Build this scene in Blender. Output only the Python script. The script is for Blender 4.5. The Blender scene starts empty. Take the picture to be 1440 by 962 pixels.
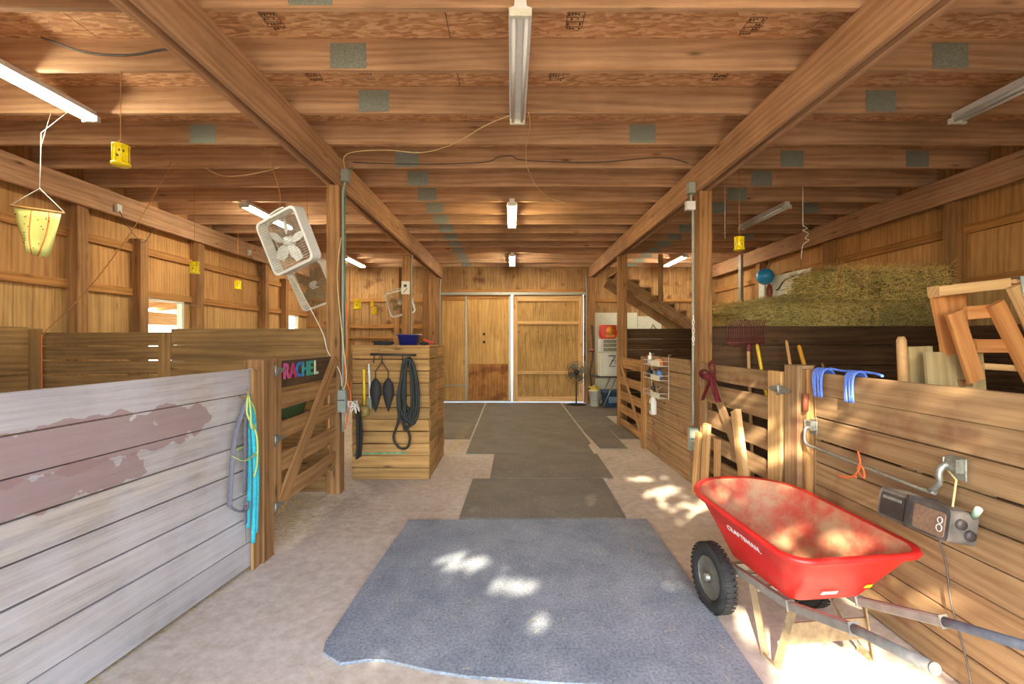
import bpy, bmesh, math, random
from mathutils import Vector as V, Matrix, Euler
R = math.radians
C = bpy.context.scene
col = C.collection
# ------------------------------------------------------------------ camera, sky, sun, exposure
EYE = 1.55
cam_d = bpy.data.cameras.new('camera'); cam = bpy.data.objects.new('camera', cam_d); col.objects.link(cam)
cam.location = (0, 0, EYE); cam.rotation_euler = (R(90), 0, 0)
cam_d.sensor_width = 36; cam_d.lens = 16.0; cam_d.shift_x = 1/1440; cam_d.shift_y = -1/1440; cam_d.clip_start = .02
C.camera = cam
C.view_settings.view_transform = 'Standard'; C.view_settings.look = 'None'
C.view_settings.gamma = 1; C.view_settings.use_curve_mapping = False
C.view_settings.exposure = 0.72
C.cycles.max_bounces = 10; C.cycles.diffuse_bounces = 8; C.cycles.sample_clamp_indirect = 8
w = bpy.data.worlds.new('sky'); C.world = w; w.use_nodes = True
nt = w.node_tree; nt.nodes.clear()
sky = nt.nodes.new('ShaderNodeTexSky'); sky.sky_type = 'NISHITA'; sky.sun_disc = False
sky.sun_elevation = R(40); sky.sun_rotation = R(200)
bg = nt.nodes.new('ShaderNodeBackground'); bg.inputs[1].default_value = 0.95
wo = nt.nodes.new('ShaderNodeOutputWorld'); nt.links.new(sky.outputs[0], bg.inputs[0]); nt.links.new(bg.outputs[0], wo.inputs[0])
SUN = V((.313, .825, -.469)).normalized()
sd = bpy.data.lights.new('sun', 'SUN'); sd.energy = 15; sd.angle = R(.35); sd.color = (1, .86, .66)
so = bpy.data.objects.new('sun', sd); col.objects.link(so); so.rotation_euler = SUN.to_track_quat('-Z', 'Y').to_euler(); so.location = (-4, -10, 7)
TUBE = 95.0        # emission of the lit fluorescent tubes

# ------------------------------------------------------------------ helpers
OFF = {}
def lin(r, g, b):
    f = lambda c: (c/255/12.92) if c/255 <= .04045 else ((c/255+.055)/1.055)**2.4
    return (f(r), f(g), f(b), 1)
def at(px, py, Y):        # a point of the place at depth Y seen at a pixel
    return V(((px-719)*Y/640, Y, EYE-(py-482)*Y/640))
def tag(o, label=None, cat=None, group=None, kind=None):
    if label: o['label'] = label
    if cat: o['category'] = cat
    if group: o['group'] = group
    if kind: o['kind'] = kind
    return o
def root(name, loc, label=None, cat=None, group=None, kind=None):
    o = bpy.data.objects.new(name, None); col.objects.link(o); o.location = loc; o.empty_display_size = .1
    OFF[o] = V(loc); return tag(o, label, cat, group, kind)
def copy_tree(o, parent=None):
    c = o.copy(); col.objects.link(c)
    if parent: c.parent = parent
    for ch in list(o.children): copy_tree(ch, c)
    return c
class MB:
    def __init__(s, seed=1): s.v = []; s.f = []; s.uv = []; s.sm = []; s.mi = []; s.cur = 0; s.r = random.Random(seed)
    def face(s, pts, uvs=None, smooth=False):
        n = len(s.v); s.v += [V(p) for p in pts]; s.f.append(list(range(n, n+len(pts))))
        s.uv.append(uvs or [(0, 0)]*len(pts)); s.sm.append(smooth); s.mi.append(s.cur)
    def grid(s, rows, closed=True, smooth=True, cap0=False, cap1=False, us=1, vs=1):
        n = len(s.v); m = len(rows[0])
        for r in rows: s.v += [V(p) for p in r]
        k = m if closed else m-1
        for i in range(len(rows)-1):
            for j in range(k):
                a = n+i*m+j; b = n+i*m+(j+1) % m
                s.f.append([a, b, b+m, a+m]); s.uv.append([(i*us, j/m*vs), (i*us, (j+1)/m*vs), ((i+1)*us, (j+1)/m*vs), ((i+1)*us, j/m*vs)])
                s.sm.append(smooth); s.mi.append(s.cur)
        if cap0: s.f.append([n+j for j in range(m)][::-1]); s.uv.append([(0, 0)]*m); s.sm.append(False); s.mi.append(s.cur)
        if cap1: s.f.append([n+(len(rows)-1)*m+j for j in range(m)]); s.uv.append([(0, 0)]*m); s.sm.append(False); s.mi.append(s.cur)
    def board(s, p0, p1, width, thick, wdir=(0, 0, 1), jit=0.0, w1=None):
        p0 = V(p0); p1 = V(p1); L = p1-p0; ln = L.length; d = L/ln
        wv = V(wdir); wv = (wv-d*wv.dot(d)).normalized(); t = d.cross(wv).normalized()*thick/2
        a = wv*width/2; b = wv*(w1 or width)/2
        J = lambda: V((s.r.uniform(-jit, jit), s.r.uniform(-jit, jit), s.r.uniform(-jit, jit))) if jit else V((0, 0, 0))
        c0 = [p0-a-t, p0+a-t, p0+a+t, p0-a+t]; c1 = [p1-b-t, p1+b-t, p1+b+t, p1-b+t]
        if jit: c0 = [p+J() for p in c0]; c1 = [p+J() for p in c1]
        n = len(s.v); s.v += c0+c1
        u0 = s.r.uniform(0, 40); v0 = s.r.uniform(0, 40)
        per = [0, width, width+thick, 2*width+thick, 2*width+2*thick]
        for i in range(4):
            j = (i+1) % 4
            s.f.append([n+i, n+4+i, n+4+j, n+j]); s.uv.append([(u0, v0+per[i]), (u0+ln, v0+per[i]), (u0+ln, v0+per[i+1]), (u0, v0+per[i+1])])
        s.f.append([n+3, n+2, n+1, n]); s.uv.append([(u0, v0), (u0+.02, v0+width), (u0+.02, v0+width+thick), (u0, v0+thick)])
        s.f.append([n+4, n+5, n+6, n+7]); s.uv.append([(u0, v0), (u0+.02, v0+width), (u0+.02, v0+width+thick), (u0, v0+thick)])
        s.sm += [False]*6; s.mi += [s.cur]*6
    def box(s, x0, x1, y0, y1, z0, z1, jit=0.0):
        dx, dy, dz = x1-x0, y1-y0, z1-z0; cx, cy, cz = (x0+x1)/2, (y0+y1)/2, (z0+z1)/2
        if dx >= dy and dx >= dz: s.board((x0, cy, cz), (x1, cy, cz), dz, dy, (0, 0, 1), jit)
        elif dy >= dz: s.board((cx, y0, cz), (cx, y1, cz), dz, dx, (0, 0, 1), jit)
        else: s.board((cx, cy, z0), (cx, cy, z1), dx, dy, (1, 0, 0), jit)
    def tube(s, pts, r, n=6, closed=False, r1=None, caps=True, flat=1.0):
        pts = [V(p) for p in pts]; rows = []; up = None; N = len(pts)
        for i, p in enumerate(pts):
            if closed: t = pts[(i+1) % N]-pts[i-1]
            else: t = pts[min(i+1, N-1)]-pts[max(i-1, 0)]
            if t.length < 1e-9: t = V((0, 0, 1))
            t.normalize()
            if up is None:
                up = V((0, 0, 1)) if abs(t.z) < .9 else V((1, 0, 0))
            up = (up-t*up.dot(t))
            if up.length < 1e-5: up = t.orthogonal()
            up.normalize(); sd_ = t.cross(up)
            rr = r if not callable(r) else r(i/(N-1))
            if r1 is not None: rr = r+(r1-r)*i/(N-1)
            rows.append([p+(up*math.sin(a)*flat+sd_*math.cos(a))*rr for a in [2*math.pi*k/n for k in range(n)]])
        if closed: rows.append(rows[0])
        s.grid(rows, cap0=caps and not closed, cap1=caps and not closed, us=.1)
    def lathe(s, prof, c=(0, 0, 0), axis=(0, 0, 1), n=24, smooth=True, caps=False):
        ax = V(axis).normalized(); q = ax.to_track_quat('Z', 'Y'); c = V(c)
        rows = [[c+q @ V((math.cos(2*math.pi*k/n)*r, math.sin(2*math.pi*k/n)*r, z)) for k in range(n)] for r, z in prof]
        s.grid(rows, smooth=smooth, cap0=caps, cap1=caps, us=.1)
    def prism(s, poly, z0, z1, M=None):
        M = M or Matrix(); a = [M @ V((x, y, z0)) for x, y in poly]; b = [M @ V((x, y, z1)) for x, y in poly]
        n = len(poly); k = len(s.v); s.v += a+b
        s.f.append([k+i for i in range(n)][::-1]); s.uv.append([poly[i] for i in range(n)][::-1])
        s.f.append([k+n+i for i in range(n)]); s.uv.append([poly[i] for i in range(n)])
        s.sm += [False]*2; s.mi += [s.cur]*2
        for i in range(n):
            j = (i+1) % n; s.f.append([k+i, k+j, k+n+j, k+n+i]); s.uv.append([(poly[i][0], z0), (poly[j][0], z0), (poly[j][0], z1), (poly[i][0], z1)])
            s.sm.append(False); s.mi.append(s.cur)
    def build(s, name, mat, parent=None, bevel=0, label=None, base=None, subdiv=0):
        me = bpy.data.meshes.new(name)
        if parent is not None: off = OFF[parent]
        elif base is not None: off = V(base)
        else:
            xs = [p.x for p in s.v]; ys = [p.y for p in s.v]
            off = V(((min(xs)+max(xs))/2, (min(ys)+max(ys))/2, min(p.z for p in s.v)))
        me.from_pydata([tuple(p-off) for p in s.v], [], s.f)
        ul = me.uv_layers.new(name='UVMap')
        k = 0
        for f in s.uv:
            for q in f: ul.data[k].uv = q; k += 1
        me.polygons.foreach_set('use_smooth', s.sm); me.polygons.foreach_set('material_index', s.mi)
        for m in (mat if isinstance(mat, (list, tuple)) else [mat]): me.materials.append(m)
        me.validate(); me.update()
        o = bpy.data.objects.new(name, me); col.objects.link(o); OFF[o] = off
        if parent is not None: o.parent = parent
        else: o.location = off
        if bevel:
            b = o.modifiers.new('bevel', 'BEVEL'); b.width = bevel; b.segments = 2; b.limit_method = 'ANGLE'; b.angle_limit = R(50)
        if subdiv:
            b = o.modifiers.new('sub', 'SUBSURF'); b.levels = b.render_levels = subdiv
        if label: o['label'] = label
        return o
def text(string, size, mat, name, parent, M, extrude=.002, label=None, bold=0, sp=1.0):
    cu = bpy.data.curves.new('t', 'FONT'); cu.body = string; cu.size = size; cu.extrude = extrude; cu.offset = bold
    cu.space_character = sp; cu.align_x = 'CENTER'; cu.align_y = 'CENTER'
    to = bpy.data.objects.new('t', cu); col.objects.link(to)
    dg = bpy.context.evaluated_depsgraph_get(); me = bpy.data.meshes.new_from_object(to.evaluated_get(dg)); bpy.data.objects.remove(to)
    me.transform(Matrix.Translation(-OFF[parent]) @ M); me.materials.clear(); me.materials.append(mat)
    o = bpy.data.objects.new(name, me); col.objects.link(o); o.parent = parent; OFF[o] = OFF[parent]
    if label: o['label'] = label
    return o
def arc(a, b, sag, n=12):    # a cord hanging between two points
    a = V(a); b = V(b); return [a.lerp(b, i/n)-V((0, 0, sag*4*(i/n)*(1-i/n))) for i in range(n+1)]
def smooth_path(pts, k=5):
    pts = [V(p) for p in pts]; out = []
    for i in range(len(pts)-1):
        p0 = pts[max(i-1, 0)]; p1 = pts[i]; p2 = pts[i+1]; p3 = pts[min(i+2, len(pts)-1)]
        for j in range(k):
            t = j/k; out.append(.5*((2*p1)+(p2-p0)*t+(2*p0-5*p1+4*p2-p3)*t*t+(3*p1-p0-3*p2+p3)*t*t*t))
    out.append(pts[-1]); return out

# ------------------------------------------------------------------ materials
def newmat(name):
    m = bpy.data.materials.new(name); m.use_nodes = True; nt = m.node_tree; nt.nodes.clear()
    o = nt.nodes.new('ShaderNodeOutputMaterial'); b = nt.nodes.new('ShaderNodeBsdfPrincipled'); nt.links.new(b.outputs[0], o.inputs[0])
    return m, nt, b
def nd(nt, t, **k):
    n = nt.nodes.new(t)
    for a, v in k.items():
        if a.startswith('i_'): n.inputs[int(a[2:])].default_value = v
        else: setattr(n, a, v)
    return n
def mixc(nt, fac, a, b, mode='MIX'):
    n = nt.nodes.new('ShaderNodeMix'); n.data_type = 'RGBA'; n.blend_type = mode
    for s, v in ((n.inputs[0], fac), (n.inputs[6], a), (n.inputs[7], b)):
        if isinstance(v, (int, float, tuple)): s.default_value = v
        else: nt.links.new(v, s)
    return n.outputs[2]
def ramp(nt, src, stops):
    n = nt.nodes.new('ShaderNodeValToRGB'); nt.links.new(src, n.inputs[0]); e = n.color_ramp.elements
    while len(e) < len(stops): e.new(.5)
    for i, (p, c) in enumerate(stops): e[i].position = p; e[i].color = c if len(c) == 4 else (*c, 1)
    return n.outputs[0]
def g(v): return (v, v, v, 1)
def plain(name, c, rough=.6, metal=0, noise=.15, scale=30, bump=0, emit=0, alpha=None, trans=0):
    m, nt, b = newmat(name)
    tc = nd(nt, 'ShaderNodeTexCoord'); n = nd(nt, 'ShaderNodeTexNoise'); n.inputs['Scale'].default_value = scale; n.inputs['Detail'].default_value = 5
    nt.links.new(tc.outputs['Object'], n.inputs['Vector'])
    f = ramp(nt, n.outputs[0], [(.3, g(1-noise)), (.7, g(1+noise*.3))])
    nt.links.new(mixc(nt, 1.0, tuple(c), f, 'MULTIPLY'), b.inputs['Base Color'])
    b.inputs['Roughness'].default_value = rough; b.inputs['Metallic'].default_value = metal
    if bump:
        bn = nd(nt, 'ShaderNodeBump'); bn.inputs['Strength'].default_value = bump; bn.inputs['Distance'].default_value = .003
        nt.links.new(n.outputs[0], bn.inputs['Height']); nt.links.new(bn.outputs[0], b.inputs['Normal'])
    if emit: b.inputs['Emission Color'].default_value = tuple(c); b.inputs['Emission Strength'].default_value = emit
    if trans: b.inputs['Transmission Weight'].default_value = trans
    return m
def wood(name, light, dark, rough=.85, knots=.8, var=.22, grey=None, greyamt=.5, stain=None, su=1.0, sv=12.0, dirt=.35, coord='UV', rot=None, groove=None, fine=.5):
    m, nt, b = newmat(name)
    tc = nd(nt, 'ShaderNodeTexCoord'); geo = nd(nt, 'ShaderNodeNewGeometry')
    src = tc.outputs[coord]
    if rot:
        mr = nd(nt, 'ShaderNodeMapping'); mr.inputs['Rotation'].default_value = rot; nt.links.new(src, mr.inputs[0]); src = mr.outputs[0]
    def mp(x, y, z=1):
        q = nd(nt, 'ShaderNodeMapping'); q.inputs['Scale'].default_value = (x, y, z); nt.links.new(src, q.inputs[0]); return q.outputs[0]
    zz = 12 if coord != 'UV' else 1
    n1 = nd(nt, 'ShaderNodeTexNoise'); n1.inputs['Scale'].default_value = 1; n1.inputs['Detail'].default_value = 5; n1.inputs['Distortion'].default_value = .8
    nt.links.new(mp(su*1.1, sv*.8, zz), n1.inputs['Vector'])
    wv = nd(nt, 'ShaderNodeTexWave', wave_type='BANDS', bands_direction='Y'); wv.inputs['Scale'].default_value = 1.0
    wv.inputs['Distortion'].default_value = 14; wv.inputs['Detail'].default_value = 2.5; wv.inputs['Detail Scale'].default_value = .7
    nt.links.new(mp(su*.5, sv*.42, zz), wv.inputs['Vector'])
    n2 = nd(nt, 'ShaderNodeTexNoise'); n2.inputs['Scale'].default_value = 1; n2.inputs['Detail'].default_value = 6
    nt.links.new(mp(su*4, sv*9, zz*6), n2.inputs['Vector'])
    f = mixc(nt, .22, n1.outputs[0], wv.outputs[0]); f = mixc(nt, .36*fine*2, f, n2.outputs[0])
    colr = ramp(nt, f, [(.22, dark), (.60, light), (.82, tuple(min(1, c*1.15) for c in light[:3])+(1,))])
    if knots:
        vo = nd(nt, 'ShaderNodeTexVoronoi'); vo.inputs['Scale'].default_value = 1; nt.links.new(mp(su*1.6, 6 if coord == 'UV' else 1.6, 1.6), vo.inputs['Vector'])
        kf = ramp(nt, vo.outputs['Distance'], [(.03, g(knots)), (.085, g(knots*.35)), (.14, g(0))])
        colr = mixc(nt, kf, colr, tuple(c*.22 for c in dark[:3])+(1,))
    if grey:
        n3 = nd(nt, 'ShaderNodeTexNoise'); n3.inputs['Scale'].default_value = 1.6; n3.inputs['Detail'].default_value = 7; n3.inputs['Roughness'].default_value = .65
        nt.links.new(tc.outputs['Object'], n3.inputs['Vector'])
        gf = ramp(nt, n3.outputs[0], [(.5-greyamt*.35, g(0)), (.5-greyamt*.35+.25, g(.85))]); gm = mixc(nt, gf, g(0), n2.outputs[0]) ;
        colr = mixc(nt, gf, colr, mixc(nt, .35, grey, colr))
    if stain:      # (colour, threshold)
        n4 = nd(nt, 'ShaderNodeTexNoise'); n4.inputs['Scale'].default_value = 3.1; n4.inputs['Detail'].default_value = 6; nt.links.new(tc.outputs['Object'], n4.inputs['Vector'])
        colr = mixc(nt, ramp(nt, n4.outputs[0], [(stain[1], g(0)), (stain[1]+.12, g(.7))]), colr, stain[0])
    n5 = nd(nt, 'ShaderNodeTexNoise'); n5.inputs['Scale'].default_value = .9; n5.inputs['Detail'].default_value = 8; n5.inputs['Roughness'].default_value = .6
    nt.links.new(tc.outputs['Object'], n5.inputs['Vector'])
    colr = mixc(nt, 1.0, colr, ramp(nt, n5.outputs[0], [(.3, g(1-dirt)), (.6, g(1))]), 'MULTIPLY')
    colr = mixc(nt, 1.0, colr, ramp(nt, geo.outputs['Random Per Island'], [(0, (1-var, 1-var, 1-var*.9, 1)), (.5, (1, .98, .95, 1)), (1, (1+var*.35, 1+var*.3, 1+var*.3, 1))]), 'MULTIPLY')
    if groove:     # (axis index, spacing, width)
        sx = nd(nt, 'ShaderNodeSeparateXYZ'); nt.links.new(tc.outputs['Object'], sx.inputs[0])
        md = nd(nt, 'ShaderNodeMath', operation='FRACT'); dv = nd(nt, 'ShaderNodeMath', operation='DIVIDE'); dv.inputs[1].default_value = groove[1]
        nt.links.new(sx.outputs[groove[0]], dv.inputs[0]); nt.links.new(dv.outputs[0], md.inputs[0])
        gw = groove[2]/groove[1]
        gf = ramp(nt, md.outputs[0], [(0, g(1)), (gw, g(.8)), (gw*1.3, g(0))])
        if len(groove) > 3:
            lt = nd(nt, 'ShaderNodeMath', operation='LESS_THAN'); lt.inputs[1].default_value = groove[3]; nt.links.new(sx.outputs[2], lt.inputs[0])
            gf = mixc(nt, lt.outputs[0], g(0), gf)
        colr = mixc(nt, gf, colr, tuple(c*.25 for c in dark[:3])+(1,))
    nt.links.new(colr, b.inputs['Base Color']); b.inputs['Roughness'].default_value = rough; b.inputs['Specular IOR Level'].default_value = .25
    bn = nd(nt, 'ShaderNodeBump'); bn.inputs['Strength'].default_value = .3; bn.inputs['Distance'].default_value = .003
    nt.links.new(n2.outputs[0], bn.inputs['Height']); nt.links.new(bn.outputs[0], b.inputs['Normal'])
    return m
M = {}
M['joist'] = wood('joist wood', lin(212, 172, 130), lin(156, 114, 78), var=.2)
M['beam'] = wood('beam wood', lin(204, 162, 122), lin(150, 108, 76), var=.1, sv=14)
M['post'] = wood('post wood', lin(176, 132, 84), lin(104, 68, 38), var=.12)
M['siding'] = wood('wall plywood', lin(206, 166, 108), lin(154, 112, 62), knots=.5, dirt=.3, var=.07)
M['panel'] = wood('upper wall plywood', lin(206, 158, 98), lin(152, 102, 54), knots=.5, dirt=.3)
M['girt'] = wood('girt wood', lin(190, 138, 78), lin(120, 74, 36), var=.1)
M['stall'] = wood('stall board wood', lin(196, 150, 96), lin(116, 78, 42), var=.22, dirt=.4)
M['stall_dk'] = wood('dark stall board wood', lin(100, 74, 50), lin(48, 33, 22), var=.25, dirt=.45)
M['stall_r'] = wood('red brown stall board wood', lin(176, 144, 104), lin(122, 90, 60), var=.2, dirt=.3, stain=(lin(130, 78, 58), .56))
M['weather'] = wood('weathered board wood', lin(196, 180, 160), lin(128, 112, 98), var=.12, knots=.5, grey=lin(204, 200, 204), greyamt=.68, dirt=.3, fine=.75)
M['partition'] = wood('brown partition wood', lin(160, 124, 76), lin(96, 68, 36), var=.22, dirt=.4)
M['fresh'] = wood('fresh pine wood', lin(226, 186, 130), lin(182, 134, 80), var=.12, dirt=.15)
M['door_wood'] = wood('door plywood', lin(214, 172, 108), lin(166, 120, 62), coord='UV', knots=.6, dirt=.3, sv=9)
M['door_dk'] = wood('coarse door plywood', lin(200, 160, 100), lin(122, 90, 48), knots=.6, dirt=.35, sv=16, su=2)
M['back'] = wood('back wall siding', lin(186, 146, 96), lin(126, 92, 56), knots=.5, var=.08, dirt=.5, stain=(lin(96, 56, 32), .55))
M['bin'] = wood('feed box board wood', lin(192, 150, 92), lin(124, 90, 50), var=.25, dirt=.35)
M['galv'] = plain('galvanised metal', lin(168, 170, 160), .45, .75, .3, 60)
M['plate'] = plain('nail plate metal', lin(150, 158, 142), .6, .2, .35, 110)
M['conduit'] = plain('grey conduit', lin(150, 158, 146), .5, .2, .1)
M['white'] = plain('white enamel', lin(225, 226, 220), .4, 0, .08)
M['offwhite'] = plain('old white plastic', lin(216, 216, 196), .5, 0, .15)
M['black'] = plain('black rubber', lin(38, 38, 38), .7, 0, .3)
M['darkgrey'] = plain('dark grey metal', lin(70, 70, 68), .5, .5, .2)
M['yellow'] = plain('yellow plastic', lin(246, 218, 16), .35, 0, .12)
M['yellow_h'] = plain('yellow painted handle', lin(240, 200, 50), .5, 0, .15)
M['orange'] = plain('orange twine', lin(222, 110, 50), .8)
M['cord_y'] = plain('pale yellow cable', lin(226, 200, 140), .7)
M['cord_w'] = plain('white cord', lin(226, 220, 204), .7)
M['cord_b'] = plain('brown twine', lin(170, 120, 70), .9)
M['cord_g'] = plain('dark grey cable', lin(90, 82, 74), .7)
# ------------------------------------------------------------------ setting
def floor_mat():
    m, nt, b = newmat('dusty concrete')
    tc = nd(nt, 'ShaderNodeTexCoord')
    def nz(s, d=6, r=.6):
        n = nd(nt, 'ShaderNodeTexNoise'); n.inputs['Scale'].default_value = s; n.inputs['Detail'].default_value = d; n.inputs['Roughness'].default_value = r
        nt.links.new(tc.outputs['Object'], n.inputs['Vector']); return n.outputs[0]
    c = ramp(nt, nz(1.1), [(.32, lin(166, 148, 124)), (.5, lin(196, 182, 162)), (.68, lin(214, 204, 190))])
    c = mixc(nt, .5, c, ramp(nt, nz(14, 8, .7), [(.3, lin(160, 142, 120)), (.62, lin(222, 212, 198))]))
    c = mixc(nt, ramp(nt, nz(90, 3), [(.62, g(0)), (.72, g(.5))]), c, lin(226, 214, 196))
    nt.links.new(c, b.inputs['Base Color']); b.inputs['Roughness'].default_value = .85
    bn = nd(nt, 'ShaderNodeBump'); bn.inputs['Strength'].default_value = .3; bn.inputs['Distance'].default_value = .004
    nt.links.new(nz(40, 8), bn.inputs['Height']); nt.links.new(bn.outputs[0], b.inputs['Normal']); return m
def osb_mat():
    m, nt, b = newmat('strand board')
    tc = nd(nt, 'ShaderNodeTexCoord'); q = nd(nt, 'ShaderNodeMapping'); q.inputs['Rotation'].default_value = (0, 0, .6); q.inputs['Scale'].default_value = (16, 60, 10)
    nz = nd(nt, 'ShaderNodeTexNoise'); nz.inputs['Scale'].default_value = 5; nt.links.new(tc.outputs['Object'], nz.inputs['Vector'])
    ad = nd(nt, 'ShaderNodeMix'); ad.data_type = 'RGBA'; ad.blend_type = 'ADD'; ad.inputs[0].default_value = .06
    nt.links.new(tc.outputs['Object'], ad.inputs[6]); nt.links.new(nz.outputs['Color'], ad.inputs[7]); nt.links.new(ad.outputs[2], q.inputs[0])
    vo = nd(nt, 'ShaderNodeTexVoronoi'); vo.inputs['Scale'].default_value = 1; nt.links.new(q.outputs[0], vo.inputs['Vector'])
    sp = nd(nt, 'ShaderNodeSeparateColor'); nt.links.new(vo.outputs['Color'], sp.inputs[0])
    c = ramp(nt, sp.outputs[0], [(0, lin(176, 126, 84)), (.5, lin(206, 158, 110)), (1, lin(228, 186, 140))])
    nt.links.new(c, b.inputs['Base Color']); b.inputs['Roughness'].default_value = .8; return m
M['floor'] = floor_mat(); M['osb'] = osb_mat()
m = MB(); m.face([(-5.2, -.45, 0), (5.2, -.45, 0), (5.2, 11.62, 0), (-5.2, 11.62, 0)]); m.face([(-5.2, -.45, -.1), (-5.2, -.45, 0), (5.2, -.45, 0), (5.2, -.45, -.1)][::-1])
tag(m.build('floor', M['floor'], base=(0, 0, 0)), kind='structure')
# the yard outside
M['yard'] = plain('pale gravel yard', lin(188, 170, 146), .9, 0, .3, 6)
m = MB(); m.face([(-40, -40, -.06), (40, -40, -.06), (40, 50, -.06), (-40, 50, -.06)]); tag(m.build('ground', M['yard'], base=(0, 0, -.06)), kind='structure')
# walls
WX = 5.2
def side_wall(name, s, holes):
    r_ = root(name, (s*WX, 0, 0), kind='structure')
    m = MB(); T = .02*s
    def pane(y0, y1, z0, z1):
        y = y0
        while y < y1-.01:
            y2 = min(y+.2, y1); m.board((s*WX+T/2, (y+y2)/2, z0), (s*WX+T/2, (y+y2)/2, z1), y2-y-.007, .02, (0, 1, 0)); y = y2
        m.board((s*WX+T, (y0+y1)/2, z0), (s*WX+T, (y0+y1)/2, z1), y1-y0, .01, (0, 1, 0))
    y = -.45
    for (a, b_, z0, z1) in holes:
        pane(y, a, 0, 2.25); pane(a, b_, 0, z0); pane(a, b_, z1, 2.25); y = b_
    pane(y, 11.6, 0, 2.25)
    m.build('siding', M['siding'], r_)
    m = MB(); yy = -.45
    while yy < 11.6:
        y2 = min(yy+1.22, 11.6); m.board((s*WX+T/2, (yy+y2)/2, 2.25), (s*WX+T/2, (yy+y2)/2, 3.67), y2-yy-.004, .02, (0, 1, 0)); yy = y2
    m.build('upper_siding', M['panel'], r_)
    return r_
wl = side_wall('wall_left', -1, [(6.42, 7.18, 1.15, 2.17), (10.45, 11.05, 1.5, 2.17)])
wr = side_wall('wall_right', 1, [])
def wall_posts(r_, s, ys, shorty=()):
    for y in ys:
        m = MB(int(y*10)); top = 2.95 if y in shorty else 3.44
        m.box(min(s*5.05, s*5.19), max(s*5.05, s*5.19), y, y+.14, 0, top); m.build('wall_post', M['post'], r_, bevel=.004)
    m = MB(3)
    for a, b_ in zip([-.4]+list(ys), list(ys)+[11.55]):
        m = MB(int(a*7)+9)
        m.box(min(s*5.15, s*5.19), max(s*5.15, s*5.19), a+.15, b_-.005, 2.77, 2.87); m.build('rail', M['girt'], r_)
        m = MB(int(a*5)+8)
        m.box(min(s*5.15, s*5.19), max(s*5.15, s*5.19), a+.15, b_-.005, 2.17, 2.27); m.build('rail', M['girt'], r_)
wall_posts(wl, -1, [3.2, 5.3, 6.2, 7.35, 9.35, 10.2], (6.2, 10.2))
wall_posts(wr, 1, [3.1, 5.19, 7.25, 9.26])
# window frames in the left wall
for i, (y0, y1, z0, z1) in enumerate([(6.42, 7.18, 1.15, 2.17), (10.45, 11.05, 1.5, 2.17)]):
    r_ = root('window_%d' % (i+1), (-5.2, y0, z0), kind='structure')
    m = MB(); m.box(-5.24, -5.16, y0, y0+.05, z0, z1); m.box(-5.24, -5.16, y1-.05, y1, z0, z1); m.box(-5.24, -5.16, y0+.05, y1-.05, z0, z0+.05); m.box(-5.24, -5.16, y0+.05, y1-.05, z1-.03, z1)
    m.build('window_frame', M['offwhite'], r_, bevel=.003)
    if i == 0:
        m = MB(); m.board((-5.12, y1-.28, z1-.04), (-4.95, y1-.04, z1-.06), .05, .004, (0, 1, 0)); m.build('bracket', M['galv'], r_)
# back wall
r_ = root('wall_back', (0, 11.55, 0), kind='structure')
m = MB(); Y0, Y1 = 11.56, 11.58
for a, b_, z0, z1 in ((-5.2, -1.76, 0, 2.75), (1.84, 5.2, 0, 2.75), (-5.2, 5.2, 2.75, 3.66)):
    x = a
    while x < b_-.01:
        x2 = min(x+.2, b_); m.board(((x+x2)/2, Y0, z0), ((x+x2)/2, Y0, z1), x2-x-.006, .02, (1, 0, 0)); x = x2
    m.board(((a+b_)/2, Y1, z0), ((a+b_)/2, Y1, z1), b_-a, .01, (1, 0, 0))
m.build('siding', M['back'], r_)
for (x0, x1, z0, z1) in [(-5.1, -2.0, 2.55, 2.63), (-5.1, -2.0, 1.88, 1.98), (-5.1, -2.0, 1.62, 1.66), (-1.74, 1.86, 2.79, 2.86), (2.1, 5.1, 2.55, 2.62)]:
    m = MB(int(x0*9+z0*70)); m.box(x0, x1, 11.5, 11.56, z0, z1); m.build('rail', M['girt'], r_)
for x in (-4.2, -2.95):
    m = MB(int(x*9)); m.box(x, x+.12, 11.47, 11.56, 0, 3.4); m.build('wall_post', M['post'], r_)
# front wall round the big opening behind the camera
r_ = root('wall_front', (0, -.45, 0), kind='structure')
m = MB(); m.box(-5.2, -2.2, -.47, -.45, 0, 3.66); m.box(2.35, 5.2, -.47, -.45, 0, 3.66); m.build('siding', M['back'], r_)
# ceiling: strand board over joists
ce = root('ceiling', (0, 5.5, 3.65), kind='structure')
m = MB(5); y = -.45
while y < 11.6:
    y2 = min(y+1.22, 11.62)
    for x in (-5.3, -2.86, -.42, 2.02): m.box(x, min(x+2.435, 5.3) if x < 2 else 5.3, y, y2-.004, 3.652, 3.67)
    y = y2
m.build('sheathing', M['osb'], ce)
m = MB(); m.box(-5.4, 5.4, -.6, 11.8, 3.675, 3.73); m.build('leak_cover', M['galv'], ce)  # unseen slab added over the sheathing to stop sun leaking through its joints
JY = [2.56+.593*k for k in range(-5, 16)]
for k, y in enumerate(JY):
    if y < -.4: continue
    m = MB(100+k); m.board((-5.19, y+.02, 3.54), (5.19, y+.02, 3.54), .221, .04, (0, 0, 1)); j = m.build('joist', M['joist'], ce, bevel=.003)
    xs = [-1.13, 3.04]
    if k % 3 == 0: xs = [-1.13, 3.04, 4.4]
    if abs(y-4.34) < .1: xs = [-2.94, 1.25]
    for x in xs:
        a, b_ = (.125, .10); m = MB(); m.box(x-a, x+a, y-.003, y-.001, 3.54-b_, 3.54+b_*.75)
        m.build('nail_plate', M['plate'], j)
M['ink'] = plain('dark ink', lin(92, 64, 44), .9)
q = random.Random(14)
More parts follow.
